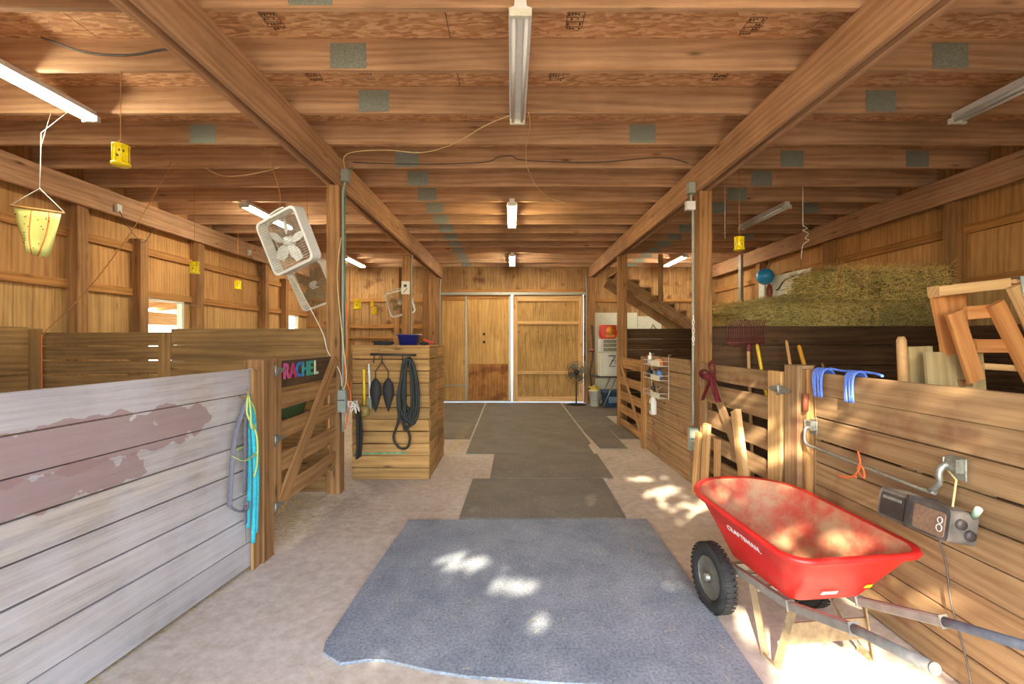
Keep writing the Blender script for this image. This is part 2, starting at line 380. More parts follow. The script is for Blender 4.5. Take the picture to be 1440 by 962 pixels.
for (sx, sy) in ((-1.62, 2.9), (-1.22, 2.72), (-1.62, 3.5), (-1.2, 3.42), (.36, 2.9), (1.55, 2.95), (1.6, 3.5), (.3, 3.5)):
    m = MB(); z = 3.6495
    for i in range(4):
        m.box(sx, sx+.11, sy+i*.045, sy+i*.045+.004, z-.001, z)
        for j in range(5):
            if q.random() < .75: m.box(sx+.008+j*.02, sx+.02+j*.02, sy+i*.045+.012, sy+i*.045+.012+q.uniform(.008, .024), z-.001, z)
    for xx in (sx, sx+.11): m.box(xx, xx+.004, sy, sy+.14, z-.001, z)
    m.build('ink_stamp', M['ink'], ce)
# main beams: two plies nailed either side of the posts
for nm, xa, xb, lab in (('left', -1.88, -1.74, 'long brown double beam over the posts on the feed box side of the aisle'), ('right', 1.96, 2.10, 'long brown double beam over the posts on the hay side of the aisle')):
    r_ = root('main_beam', ((xa+xb)/2, 5.5, 3.14), lab, 'beam')
    for i, (x0, x1, z0) in enumerate(((xa, xa+.045, 3.14), (xb-.045, xb, 3.14), (xa+.046, xb-.046, 3.20))):
        m = MB(i+int(xa*5)); m.box(x0, x1, -.4, 11.5, z0, 3.425); m.build('ply', M['beam'], r_, bevel=.003)
for s, lab in ((-1, 'orange-lit beam along the top of the wall with the windows'), (1, 'brown beam along the top of the wall above the hay bales')):
    m = MB(s+7); m.box(min(s*4.99, s*5.045), max(s*4.99, s*5.045), -.4, 11.5, 3.14, 3.425)
    tag(m.build('wall_beam', M['beam'], bevel=.004), lab, 'beam')
# posts
def post(x0, x1, y0, y1, lab, z1=3.14, mat='post', name='support_post'):
    m = MB(int(abs(x0*100+y0*13))); m.box(x0, x1, y0, y1, 0, z1); return tag(m.build(name, M[mat], bevel=.005), lab, 'post')
post(-1.88, -1.745, 4.62, 4.76, 'square wooden post between the name-sign gate and the plank feed box')
post(1.985, 2.12, 4.80, 4.94, 'square wooden post with grey conduit beside the gate with the plaid ribbon')
post(-2.02, -1.87, 8.43, 8.57, 'square wooden post with a small pale sign, rising behind the plank feed box')
post(1.98, 2.14, 8.40, 8.54, 'square wooden post in front of the cooler shelf and the stairs')
post(-2.03, -1.88, 10.4, 10.54, 'dark narrow post between the far box fan and the sliding doors')
post(-2.03, -1.79, 11.3, 11.44, 'wide post at the corner of the sliding doors on the window side', 3.14)
post(1.88, 2.08, 11.3, 11.44, 'post at the corner of the sliding doors beside the pedestal fan', 3.14)

# sliding doors at the far end
YD = 11.52
d = root('door_1', (-.9, YD, 0), kind='structure')
m = MB(1); m.board((-1.455, YD, .03), (-1.455, YD, 2.74), .60, .02, (1, 0, 0)); m.board((-.58, YD, .03), (-.58, YD, 2.74), 1.15, .02, (1, 0, 0)); m.build('panel', M['door_wood'], d)
M['door_low'] = wood('scuffed door plywood', lin(196, 138, 78), lin(130, 80, 40), knots=.3, dirt=.55, sv=9, stain=(lin(110, 66, 40), .5))
m = MB(2); m.board((-.58, YD-.014, .06), (-.58, YD-.014, .98), 1.0, .008, (1, 0, 0)); m.build('kick_panel', M['door_low'], d)
m = MB(2)
for x in (-1.14, -.04): m.box(x-.02, x+.02, YD-.03, YD-.008, .03, 2.70)
m.box(-1.73, -1.16, YD-.03, YD-.008, .42, .45); m.box(-1.74, -.02, YD-.03, YD-.008, .03, .05); m.build('edge_strip', M['galv'], d)
m = MB(4); m.box(-1.74, -1.16, YD-.035, YD-.012, 2.58, 2.70); m.box(-1.12, -.06, YD-.035, YD-.012, 2.62, 2.70); m.build('top_rail', M['girt'], d)
m = MB(4)
for z in (1.53, 1.73): m.box(-.72, -.66, YD-.03, YD-.008, z-.03, z+.03)
m.build('latch', M['black'], d)
d = root('door_2', (.95, YD, 0), kind='structure')
m = MB(7); m.board((.935, YD+.01, .03), (.935, YD+.01, 2.74), 1.76, .015, (1, 0, 0)); m.build('panel', M['door_dk'], d)
m = MB(8); yy0, yy1 = YD-.04, YD
for a in ((.04, .16, .03, 2.7), (1.70, 1.82, .03, 2.7), (.16, 1.70, .03, .15), (.16, 1.70, 2.56, 2.70), (.16, 1.70, 1.98, 2.06), (.16, 1.70, .72, .80)):
    m.box(a[0], a[1], yy0, yy1, a[2], a[3])
m.build('door_frame', M['fresh'], d, bevel=.003)
m = MB(); m.box(-1.8, 1.9, YD-.10, YD-.04, 2.715, 2.765); m.box(-1.8, 1.9, YD-.04, YD-.03, 2.765, 2.79)
tag(m.build('trim_1', M['galv'], bevel=.004), kind='structure')
# lean-to outside the windows
r_ = root('lean_to_roof', (-6.8, 8, 2.2), 'lean-to roof with pale rafters seen outside the open window', 'roof')
m = MB(2); m.face([(-5.3, 3, 2.75), (-8.2, 3, 2.35), (-8.2, 13, 2.35), (-5.3, 13, 2.75)]); m.face([(-5.3, 3, 2.77), (-5.3, 13, 2.77), (-8.2, 13, 2.37), (-8.2, 3, 2.37)]); m.build('roof_sheet', M['galv'], r_)
y = 3.3
while y < 13:
    m = MB(int(y*4)); m.board((-5.3, y, 2.68), (-8.2, y, 2.28), .1, .05, (0, 0, 1)); m.build('rafter', M['fresh'], r_); y += .6
m = MB(3); m.box(-8.25, -8.18, 3, 13, 1.93, 2.22); m.build('header', M['fresh'], r_)
for y in (3.1, 6, 9, 12.8): m = MB(3); m.box(-8.25, -8.12, y, y+.12, -.06, 1.93); m.build('lean_to_post', M['post'], r_)

# unseen tree inferred from dappled shade; crown gaps placed to steer sun patches
M['leaf'] = plain('green leaf', lin(70, 98, 44), .6, 0, .3, 3)
M['bark'] = plain('grey bark', lin(96, 80, 64), .9, 0, .4, 12, bump=.5)
GAPS = [(-.34, 3.2, .24, .19), (-.02, 2.86, .19, .14), (-1.02, 3.58, .19, .15), (.13, 2.5, .12, .1), (-1.35, 3.1, .12, .09), (-.75, 4.3, .16, .08), (.6, 3.85, .16, .06), (-1.0, 4.0, .07, .05), 
        (1.60, 2.0, .48, .5), (1.3, 2.5, .12, .4), (1.9, 3.25, .34, .26), (1.66, 3.0, .16, .3), (2.65, 4.75, .5, .6), (1.72, 4.35, .5, .62), (1.45, 5.15, .4, .12), (2.5, 5.9, .35, .4), (1.5, 3.9, .12, .1), (2.45, 3.45, .2, .3), (2.15, 2.75, .2, .2), (2.9, 4.0, .2, .25), (2.2, 3.9, .16, .14)]
def open_at(x, y):
    o = .0
    for cx, cy, rx, ry in GAPS:
        d2 = ((x-cx)/rx)**2+((y-cy)/ry)**2
        if d2 < 1: o = max(o, min(.985, (1-d2)*3.0))
    if o > 0 and x > .8 and y > 2.5:
        v = math.sin(x*19+3*math.sin(y*11))*math.sin(y*23+2*math.sin(x*13))
        if v > .25: o *= .25
    return o
def tree(name, x0, x1, Yp, seed, label, n):
    rr = random.Random(seed); cx = (x0+x1)/2
    t_ = root(name, (cx, Yp, -.06), label, 'tree')
    m = MB(seed)
    for _ in range(n):
        x = rr.uniform(x0, x1); y = rr.uniform(.4, 11); 
        if rr.random() < open_at(x, y)*1.02: continue
        tt = (y-Yp+rr.uniform(-1.1, 1.1))/.825; k = 0; p = V((x, y, 0))-SUN*tt
        if p.z < .6: continue
        s_ = rr.uniform(.06, .095); q = Euler((rr.uniform(-.9, .9), rr.uniform(-.9, .9), rr.uniform(0, 6.28))).to_matrix()
        m.face([p+q @ V(a) for a in ((-s_*1.3, 0, 0), (0, -s_*.7, 0), (s_*1.3, 0, 0), (0, s_*.7, 0))])
    f = m.build('foliage', M['leaf'], t_); f['kind'] = 'stuff'
    base = V((cx, Yp, 0))-V((SUN.x, 0, 0))*0
    tx = cx-SUN.x/.825*(5-Yp)
    m = MB(); m.tube(smooth_path([(tx+2.6, Yp, -.08), (tx+2.5, Yp+.1, 1.5), (tx+2.3, Yp, 3), (tx+1.9, Yp, 4.6)]), .16, 10, r1=.06); m.build('trunk', M['bark'], t_)
    return t_
tree('shade_tree', -3.4, 4.6, -7, 4, 'unseen leafy tree outside the barn opening, crown gapped to throw dappled shade on the floor', 52000)

# ------------------------------------------------------------------ fluorescent fixtures
M['tube_on'] = plain('lit fluorescent tube', (1, .93, .76, 1), .4, 0, 0, emit=TUBE)
M['tube_warm'] = plain('lit warm fluorescent tube', (1, .80, .45, 1), .4, 0, 0, emit=TUBE*.8)
M['tube_off'] = plain('unlit fluorescent tube', lin(226, 226, 220), .3, 0, .03)
def fixture(x, y0, y1, lit, label, style=0):
    f = root('fluorescent_light', (x, (y0+y1)/2, 3.43), label, 'ceiling light')
    m = MB(); zt = 3.428; wd = .065
    pr = [(-wd, 3.375), (-.035, 3.385), (-.03, zt), (.03, zt), (.035, 3.385), (wd, 3.375), (wd, 3.37), (.03, 3.372), (-.03, 3.372), (-wd, 3.37)]
    m.prism([(a, b_-3.4) for a, b_ in pr], y0, y1, Matrix.Translation((x, 0, 3.4)) @ Matrix(((1, 0, 0, 0), (0, 0, 1, 0), (0, 1, 0, 0), (0, 0, 0, 1)))); m.build('housing', M['white'], f)
    for sx in (-.036, .036):
        m = MB(); m.tube([(x+sx, y0+.03, 3.352), (x+sx, y1-.03, 3.352)], .013, 8); m.build('tube', M['tube_on'] if lit == 1 else M['tube_warm'] if lit == 2 else M['tube_off'], f)
    for yy in (y0, y1-.03): m = MB(); m.box(x-.062, x+.062, yy, yy+.03, 3.335, 3.372); m.build('end_cap', M['offwhite'], f, bevel=.003)
    return f
fixture(-3.42, 2.47, 3.72, 1, 'lit fluorescent light nearest the opening, above the window side stalls')
fixture(-3.56, 6.05, 7.3, 1, 'lit fluorescent light on the ceiling just behind the tilted box fan')
fixture(-3.6, 9.85, 11.05, 1, 'lit fluorescent light farthest back on the window side')
fixture(.05, 2.49, 3.76, 0, 'unlit white fluorescent light over the near end of the aisle')
fixture(.01, 5.98, 7.2, 2, 'lit fluorescent light halfway along the aisle ceiling')
fixture(.02, 9.6, 10.85, 1, 'lit fluorescent light over the aisle in front of the sliding doors')
fixture(3.66, 2.5, 3.75, 0, 'unlit dusty fluorescent light over the plank wall with the radio')
fixture(3.7, 6.1, 7.32, 0, 'unlit fluorescent light above the hay bales')
fixture(3.72, 9.7, 10.95, 1, 'lit fluorescent light above the stairs')
# ------------------------------------------------------------------ stall boards and gates, window side
def plank_rows(m, p0, p1, z0, z1, n, thick=.035, gap=.006, jit=.004, seam=None):
    p0 = V(p0); p1 = V(p1); h = (z1-z0)/n
    for i in range(n):
        z = z0+h*(i+.5); a = p0.copy(); b = p1.copy(); a.z = b.z = z
        if seam and seam[i % len(seam)]:
            c = a.lerp(b, seam[i % len(seam)]); dd = (b-a).normalized()*.002
            m.board(a, c-dd, h-gap, thick, (0, 0, 1), jit); m.board(c+dd, b, h-gap, thick, (0, 0, 1), jit)
        else: m.board(a, b, h-gap, thick, (0, 0, 1), jit)
f = root('stall_fence', (-1.85, 2.3, 0), 'whitish weathered plank fence of the near stall on the window side, purple stains', 'fence')
m = MB(21); n = 8; p0 = V((-2.10, .75, 0)); p1 = V((-1.79, 3.12, 0))
for i in range(n):
    z = .01+1.345/n*(i+.5); m.board((p0.x, p0.y, z-.012), (p1.x, p1.y, z+.01), 1.345/n-.007, .035, (0, 0, 1), .003)
def stain_mat():
    mt = M['weather'].copy(); mt.name = 'weathered boards with purple stain'; nt = mt.node_tree
    b = [x for x in nt.nodes if x.type == 'BSDF_PRINCIPLED'][0]; src = b.inputs['Base Color'].links[0].from_socket
    tc = nd(nt, 'ShaderNodeTexCoord'); sx = nd(nt, 'ShaderNodeSeparateXYZ'); nt.links.new(tc.outputs['Object'], sx.inputs[0])
    nz = nd(nt, 'ShaderNodeTexNoise'); nz.inputs['Scale'].default_value = 7; nz.inputs['Detail'].default_value = 7; nt.links.new(tc.outputs['Object'], nz.inputs['Vector'])
    def blob(cy, cz, ry, rz):
        outs = []
        for o_, c_, r_ in ((1, cy, ry), (2, cz, rz)):
            a = nd(nt, 'ShaderNodeMath', operation='SUBTRACT'); a.inputs[1].default_value = c_; nt.links.new(sx.outputs[o_], a.inputs[0])
            d_ = nd(nt, 'ShaderNodeMath', operation='DIVIDE'); d_.inputs[1].default_value = r_; nt.links.new(a.outputs[0], d_.inputs[0])
            p_ = nd(nt, 'ShaderNodeMath', operation='POWER'); p_.inputs[1].default_value = 4 if o_ == 1 else 4; ab = nd(nt, 'ShaderNodeMath', operation='ABSOLUTE'); nt.links.new(d_.outputs[0], ab.inputs[0]); nt.links.new(ab.outputs[0], p_.inputs[0]); outs.append(p_.outputs[0])
        s_ = nd(nt, 'ShaderNodeMath', operation='ADD'); nt.links.new(outs[0], s_.inputs[0]); nt.links.new(outs[1], s_.inputs[1])
        n_ = nd(nt, 'ShaderNodeMath', operation='MULTIPLY_ADD'); n_.inputs[1].default_value = 5; nt.links.new(nz.outputs[0], n_.inputs[0]); nt.links.new(s_.outputs[0], n_.inputs[2])
        return ramp(nt, n_.outputs[0], [(0, g(1)), (.985, g(1)), (1, g(0))]) if False else n_
    col_ = src
    for (cy, cz, ry, rz) in ((-.20, 1.09, .62, .115), (-.37, .925, .42, .085)):
        n_ = blob(cy, cz, ry, rz)
        lt = nd(nt, 'ShaderNodeMath', operation='LESS_THAN'); lt.inputs[1].default_value = 3.3; nt.links.new(n_.outputs[0], lt.inputs[0])
        ml = nd(nt, 'ShaderNodeMath', operation='MULTIPLY'); ml.inputs[1].default_value = .72; nt.links.new(lt.outputs[0], ml.inputs[0])
        col_ = mixc(nt, ml.outputs[0], col_, lin(142, 112, 106))
    nt.links.new(col_, b.inputs['Base Color']); return mt
M['weather_s'] = stain_mat()
m.build('planks', M['weather_s'], f, bevel=.003)
m = MB(4); m.box(-1.765, -1.745, 3.08, 3.17, .0, 1.355); m.build('end_trim', M['stall'], f, bevel=.003)
m = MB(5); m.box(-1.87, -1.73, 3.18, 3.32, 0, 1.42); m.build('post', M['post'], f, bevel=.005)
def hinge(pnt, parent, s=1, L=.16):
    m = MB(); x, y, z = pnt
    for d_ in (-1, 1):
        m.face([(x, y, z-.035), (x, y+d_*L, z-.008), (x, y+d_*L, z+.008), (x, y, z+.035)][::d_])
        m.face([(x+.003*s, y, z-.035), (x+.003*s, y+d_*L, z-.008), (x+.003*s, y+d_*L, z+.008), (x+.003*s, y, z+.035)][::-d_])
    m.tube([(x+.008*s, y, z-.04), (x+.008*s, y, z+.04)], .009, 8); return m.build('hinge', M['galv'], parent)
# gate with the coloured name sign
gt = root('stall_gate', (-1.76, 4.0, .24), 'slatted wooden gate with coloured letter name sign and diagonal brace', 'gate')
gx = -1.765
for z0, z1 in ((1.03, 1.15), (.80, .93), (.55, .69), (.30, .44)):
    m = MB(int(z0*100)); m.box(gx-.03, gx, 3.36, 4.58, z0, z1, .002); m.build('rail', M['stall'], gt, bevel=.003)
m = MB(77); m.box(gx-.03, gx, 3.36, 4.58, 1.19, 1.40, .002); m.build('sign_board', M['stall_dk'], gt, label='dark board carrying the letters')
m = MB(78); m.box(gx, gx+.02, 3.36, 3.46, .26, 1.42); m.build('stile', M['stall'], gt, bevel=.003)
m = MB(79); m.box(gx-.052, gx-.03, 4.5, 4.58, .26, 1.40); m.build('stile', M['stall'], gt, bevel=.003)
m = MB(80); m.board((gx+.012, 3.47, .32), (gx+.012, 4.52, 1.37), .14, .02, (0, -1, 1)); m.build('brace', M['stall'], gt, bevel=.003)
for z in (1.33, .82, .32): hinge((gx+.024, 3.345, z), gt)
lc = [lin(214, 90, 150), lin(196, 62, 110), lin(60, 120, 190), lin(52, 168, 176), lin(60, 160, 120), lin(214, 226, 196)]
for i, ch in enumerate('RACHEL'):
    mt = plain('letter paint %d' % i, lc[i], .4, 0, .25, 60)
    Mx = Matrix.Translation((gx+.006, 3.56+i*.108, 1.31)) @ Euler((R(90), 0, R(90))).to_matrix().to_4x4()
    text(ch, .17, mt, 'letter', gt, Mx, .004, bold=.004)
# green feed trough inside
def rrect(hx, hy, r, n=4, cx=0, cy=0):
    out = []
    for (sx, sy, a0) in ((1, 1, 0), (-1, 1, 90), (-1, -1, 180), (1, -1, 270)):
        for k in range(n+1):
            a = R(a0+90*k/n); out.append((cx+sx*(hx-r)+r*math.cos(a), cy+sy*(hy-r)+r*math.sin(a)))
    return out
M['green'] = plain('dark green plastic', lin(84, 128, 88), .4, 0, .2)
def ring(pts, z, c): return [V((c[0]+x, c[1]+y, z)) for x, y in pts]
c = (-1.98, 3.85)
m = MB(); m.grid([ring(rrect(.12, .24, .05), .86, c), ring(rrect(.15, .28, .06), 1.03, c), ring(rrect(.17, .30, .06), 1.03, c), ring(rrect(.17, .30, .06), 1.02, c), ring(rrect(.145, .275, .06), 1.015, c), ring(rrect(.11, .23, .05), .88, c)], cap1=True, cap0=True)
tg = m.build('feed_trough', M['green']); tag(tg, 'dark green plastic feed trough behind the name-sign gate', 'trough')
# the dark kickboards lining the wall, and the partitions behind
pt = root('stall_partition', (-4.3, 4.78, 0), 'brown plank partition with light showing through its gaps, left of the dark slot', 'partition')
m = MB(31); plank_rows(m, (-5.02, 4.78, 0), (-3.56, 4.78, 0), .0, 1.65, 11, .035, .014)
m.build('planks', M['partition'], pt)
m = MB(33); m.box(-3.69, -3.56, 4.755, 4.76, .02, 1.64); m.build('end_trim', M['partition'], pt)
m = MB(34); m.box(-5.02, -4.90, 4.73, 4.76, .3, 1.68); m.build('end_post', M['partition'], pt)
pt = root('stall_partition', (-2.7, 4.72, 0), 'brown plank partition between the dark slot and the post beside the gate', 'partition')
m = MB(36); plank_rows(m, (-3.50, 4.70, 0), (-1.90, 4.70, 0), .0, 1.68, 10, .035, .006); m.build('planks', M['partition'], pt)
kb = root('wall_lining', (-5.03, 2.9, 0), 'weathered kick boards lining the wall below the windows near the opening', 'kick boards')
m = MB(37); plank_rows(m, (-5.0, .2, 0), (-5.0, 4.7, 0), .0, 1.70, 7, .03, .01); m.build('planks', M['partition'], kb)

# plank feed box
bx = root('feed_box', (-1.34, 5.6, 0), 'tall square box of stacked planks with hose and boots hanging on it', 'feed box')
X0, X1, Y0, Y1, ZT = -1.78, -.915, 5.09, 6.18, 1.485
m = MB(41); h = ZT/11
for i in range(11):
    z = h*(i+.5); s_ = (0, .35, .62)[i % 3] if i > 8 else 0
    if s_: m.board((X0, Y0+.018, z), (X0+(X1-X0)*s_-.002, Y0+.018, z), h-.007, .036, (0, 0, 1), .003); m.board((X0+(X1-X0)*s_+.002, Y0+.018, z), (X1-.002, Y0+.018, z), h-.007, .036, (0, 0, 1), .003)
    else: m.board((X0, Y0+.018, z), (X1-.002, Y0+.018, z), h-.007, .036, (0, 0, 1), .004)
m.build('front_planks', M['bin'], bx, bevel=.003)
m = MB(42)
for i in range(11):
    z = h*(i+.5); t_ = .02 if 3 < i < 9 else 0
    m.board((X1-.02, Y0+.04, z), (X1-.02, Y0+.55, z+t_*.5), h-.01, .036, (0, 0, 1), .004); m.board((X1-.02, Y0+.56, z+t_*.2), (X1-.02, Y1, z-t_), h-.01, .036, (0, 0, 1), .004)
m.build('side_planks', M['bin'], bx, bevel=.003)
m = MB(43); plank_rows(m, (X0+.02, Y0+.04, 0), (X0+.02, Y1, 0), 0, ZT, 11, .036); plank_rows(m, (X0+.04, Y1-.02, 0), (X1-.04, Y1-.02, 0), 0, ZT, 11, .036); m.build('rear_planks', M['bin'], bx)
m = MB(44)
for i in range(7): m.box(X0, X1, Y0+i*.156, Y0+i*.156+.15, ZT, ZT+.018)
m.build('lid', M['bin'], bx)
m = MB(45); m.board((X0+.02, Y0-.003, .293), (X1-.25, Y0-.003, .303), .02, .004, (0, 0, 1)); m.build('paint_strip', plain('green white paint', lin(120, 170, 120), .7, 0, .5, 14), bx, label='streak of green and white paint')
# things on the box
M['navy'] = plain('blue plastic', lin(38, 44, 116), .35, 0, .1); c = (-1.20, 5.35); zt = ZT+.019
m = MB(); m.grid([ring(rrect(.10, .08, .03), zt, c), ring(rrect(.12, .10, .03), zt+.125, c), ring(rrect(.135, .115, .03), zt+.125, c), ring(rrect(.135, .115, .03), zt+.115, c), ring(rrect(.115, .095, .03), zt+.115, c), ring(rrect(.095, .075, .03), zt+.01, c)][::1], cap0=True, cap1=True)
tag(m.build('storage_tub', M['navy']), 'blue plastic tub standing on the plank feed box', 'tub')
rr = random.Random(5)
def tangle(cx, cy, z, rx, ry, loops, r, seed, mat, name, lab, cat):
    q = random.Random(seed); pts = []
    for k in range(loops*8):
        a = k*math.pi/4; pts.append((cx+rx*(.6+.4*q.random())*math.cos(a), cy+ry*(.6+.4*q.random())*math.sin(a), z+r+r*1.3*(k//8)))
    m = MB(); m.tube(smooth_path(pts, 3), r, 6); return tag(m.build(name, mat), lab, cat)
tangle(-1.47, 5.24, zt, .13, .10, 3, .011, 3, M['black'], 'bridle_straps', 'black coiled bridle straps on the feed box in front of the blue tub', 'straps')
tangle(-1.0, 5.22, zt, .05, .07, 2, .012, 6, M['black'], 'black_cable_loop', 'black cable loop on the feed box beside the red clip tool', 'cable')
pl = root('clamp', (-.97, 5.4, zt), 'small red handled clamp lying near the corner of the feed box', 'clamp')
m = MB(); m.tube([(-1.04, 5.4, zt+.07), (-.98, 5.42, zt+.035), (-.93, 5.44, zt+.02)], .016, 8); m.build('handle', plain('red grip', lin(214, 70, 60), .5), pl)
m = MB(); m.tube([(-.93, 5.44, zt+.02), (-.93, 5.5, zt+.02)], .012, 8); m.build('jaw', M['darkgrey'], pl)
# hook rail, hose coil, boots, brush
hr = root('hook_rail', (-1.34, 5.08, 1.43), 'dark metal hook rail on the front of the feed box', 'hook rail')
m = MB(); m.tube([(-1.57, 5.07, 1.405), (-1.06, 5.07, 1.395)], .013, 8); m.build('bar', M['darkgrey'], hr)
for x in (-1.53, -1.44, -1.21, -1.13):
    m = MB(); m.tube([(x, 5.075, 1.41), (x, 5.07, 1.35), (x+.005, 5.045, 1.31), (x+.01, 5.02, 1.32), (x+.01, 5.015, 1.345)], .005, 6); m.build('hook', M['darkgrey'], hr)
m = MB(9); q = random.Random(2); hx, hy = -1.135, 5.03; pts = []
M['hose'] = plain('dark green hose', lin(30, 36, 32), .6, 0, .15)
for k in range(10):
    w_ = .035+.075*(k % 5)/4; zb = .52+.05*(k % 4)+q.uniform(0, .14); zt_ = 1.33+q.uniform(-.01, .015); dy = .012*(k % 4)-.02
    pts += [(hx-w_*.55, hy+dy, zt_-.05), (hx, hy+dy, zt_+.02), (hx+w_*.6, hy+dy-.004, zt_-.06), (hx+w_, hy+dy, 1.0), (hx+w_*.9, hy+dy, zb+.12), (hx+.01*k-.05, hy+dy-.01, zb), (hx-w_*.9, hy+dy, zb+.14), (hx-w_, hy+dy, 1.0)]
pts += [(hx-.1, hy-.03, .7), (hx-.16, hy-.02, .5), (hx-.1, hy-.02, .38), (hx-.01, hy-.02, .38), (hx+.02, hy-.03, .5), (hx-.02, hy-.04, .62)]
m.tube(smooth_path(pts, 4), .0135, 7); hose = m.build('hose_coil', M['hose']); tag(hose, 'long dark hose coiled and hung on the feed box', 'hose')
def hoof_boot(x, lab):
    b = root('hanging_boot', (x, 5.03, .78), lab, 'boot', 'black boots hanging on the feed box')
    m = MB(); P = [(.004, -.02), (.018, .02), (.04, .09), (.06, .17), (.064, .22), (.052, .29), (.03, .33), (.012, .35)]
    m.grid([[V((x+math.cos(a)*r, 5.03+math.sin(a)*r*.55, .79+z)) for a in [2*math.pi*k/14 for k in range(14)]] for r, z in P], cap0=True, cap1=True); m.build('shell', M['black'], b)
    m = MB(); m.tube([(x, 5.03, 1.12), (x+.0, 5.03, 1.22), (-1.43, 5.03, 1.32)], .006, 6); m.build('strap', M['darkgrey'], b)
hoof_boot(-1.50, 'black boot hanging by its strap, the one nearer the yellow handle'); hoof_boot(-1.36, 'black boot hanging by its strap, the one nearer the coiled hose')
b = root('dipper', (-1.635, 5.05, .7), 'yellow handled dipper hanging on the front of the feed box', 'dipper')
m = MB(); m.tube([(-1.635, 5.05, 1.24), (-1.63, 5.05, .84)], .017, 10); m.build('handle', M['yellow_h'], b)
m = MB(); m.lathe([(.02, .0), (.05, .02), (.055, .12), (.05, .12), (.045, .02)], (-1.62, 5.03, .72), n=16, caps=True); m.build('cup', plain('clear dirty plastic', lin(150, 130, 70), .4, 0, .2), b)
m = MB(); m.tube([(-1.635, 5.05, 1.24), (-1.60, 5.06, 1.30), (-1.54, 5.06, 1.34)], .003, 5); m.build('loop', M['cord_b'], b)
b = root('brush', (-1.585, 5.05, .8), 'white handled brush hanging beside the yellow dipper', 'brush')
m = MB(); m.tube([(-1.58, 5.05, 1.30), (-1.575, 5.05, 1.18), (-1.57, 5.05, .92)], .011, 8, r1=.013); m.build('handle', M['white'], b)
m = MB(); m.box(-1.6, -1.545, 5.03, 5.065, .80, .92); m.build('bristles', plain('grey bristles', lin(130, 130, 110), .9), b)

# halter and lead ropes on the near fence
hx, hy = -1.75, 2.96
M['turq'] = plain('turquoise rope', lin(60, 186, 200), .8, 0, .25, 90); M['lime'] = plain('pale green rope', lin(176, 196, 112), .8, 0, .2, 90); M['lav'] = plain('grey lavender webbing', lin(112, 108, 116), .85, 0, .2, 60)
hk = root('fence_hook', (hx, hy, 1.22), 'small brass hook holding the turquoise ropes', 'hook')
m = MB(); m.tube([(hx-.02, hy, 1.19), (hx+.02, hy, 1.18), (hx+.04, hy, 1.21), (hx+.035, hy, 1.24)], .005, 6); m.build('hook', plain('brass', lin(190, 150, 70), .4, .7), hk)
hl = root('halter', (hx, hy-.05, .6), 'grey lavender halter with pale green noseband hanging on the weathered fence', 'halter')
def strap(pts, w_, name, mat): m = MB(); m.tube(smooth_path(pts, 4), w_, 8, flat=.4); return m.build(name, mat, hl)
strap([(hx+.03, hy, 1.17), (hx+.02, hy-.06, 1.05), (hx+.02, hy-.12, .92), (hx+.02, hy-.16, .62), (hx+.03, hy-.18, .54)], .019, 'strap', M['lav'])
strap([(hx+.03, hy, 1.17), (hx+.035, hy-.02, 1.0), (hx+.04, hy-.03, .8), (hx+.04, hy-.04, .58)], .020, 'strap', M['lav'])
strap([(hx+.03, hy-.18, .54), (hx+.045, hy-.12, .49), (hx+.05, hy-.05, .47), (hx+.045, hy-.03, .52)], .017, 'strap', M['lav'])
strap([(hx+.03, hy-.15, .84), (hx+.06, hy-.1, .80), (hx+.07, hy-.02, .80), (hx+.05, hy+.07, .82), (hx+.02, hy+.03, .86), (hx+.02, hy-.1, .87)], .008, 'noseband', M['lime'])
strap([(hx+.05, hy-.05, .50), (hx+.05, hy-.05, .44), (hx+.05, hy-.05, .38)], .017, 'strap', M['lav'])
strap([(hx+.05, hy-.05, .37), (hx+.05, hy-.05, .33), (hx+.055, hy-.055, .27)], .006, 'snap', M['galv'])
lr = root('lead_rope', (hx, hy+.03, .5), 'turquoise lead ropes with pale green loops hanging on the weathered fence', 'lead rope')
for dx, a, zb in ((.025, .03, .47), (.045, .055, .36), (.035, .085, .5), (.05, .075, .42)):
    m = MB(); m.tube(smooth_path([(hx+.04, hy, 1.15), (hx+dx, hy+a*.6, 1.03), (hx+dx, hy+a, .85), (hx+dx, hy+a+.01, .6), (hx+dx, hy+a-.01, zb-.14)], 4), .014, 8); m.build('rope', M['turq'], lr)
m = MB(); m.tube(smooth_path([(hx+.04, hy, 1.18), (hx+.05, hy+.05, 1.10), (hx+.06, hy+.04, .98), (hx+.07, hy-.02, 1.0), (hx+.06, hy-.01, 1.1), (hx+.04, hy, 1.2), (hx+.05, hy-.03, 1.08), (hx+.07, hy+.04, .94), (hx+.07, hy+.05, .75), (hx+.06, hy+.03, .66)], 4), .007, 7); m.build('loop', M['lime'], lr)

# conduits, boxes and cords on the posts
def conduit(pts, r, lab, name='conduit', mat='conduit', cat='conduit'): m = MB(); m.tube(smooth_path(pts, 4), r, 8); return tag(m.build(name, M[mat]), lab, cat)
conduit([(-1.725, 4.66, .62), (-1.725, 4.66, 1.5), (-1.725, 4.66, 2.9), (-1.72, 4.66, 3.1), (-1.70, 4.66, 3.2)], .013, 'grey conduit running up the post beside the feed box')
M['hose_g'] = plain('green cable sheath', lin(96, 134, 104), .5)
conduit([(-1.70, 4.70, 1.1), (-1.725, 4.72, 2.0), (-1.725, 4.72, 3.1), (-1.72, 4.74, 3.3), (-1.70, 4.9, 3.42)], .010, 'green cable beside the conduit on the post by the feed box', 'cable', 'hose_g', 'cable')
m = MB(); m.box(-1.735, -1.66, 4.625, 4.70, 3.18, 3.30); tag(m.build('junction_box', M['conduit'], bevel=.005), 'grey junction box at the beam above the post beside the feed box', 'electrical box')
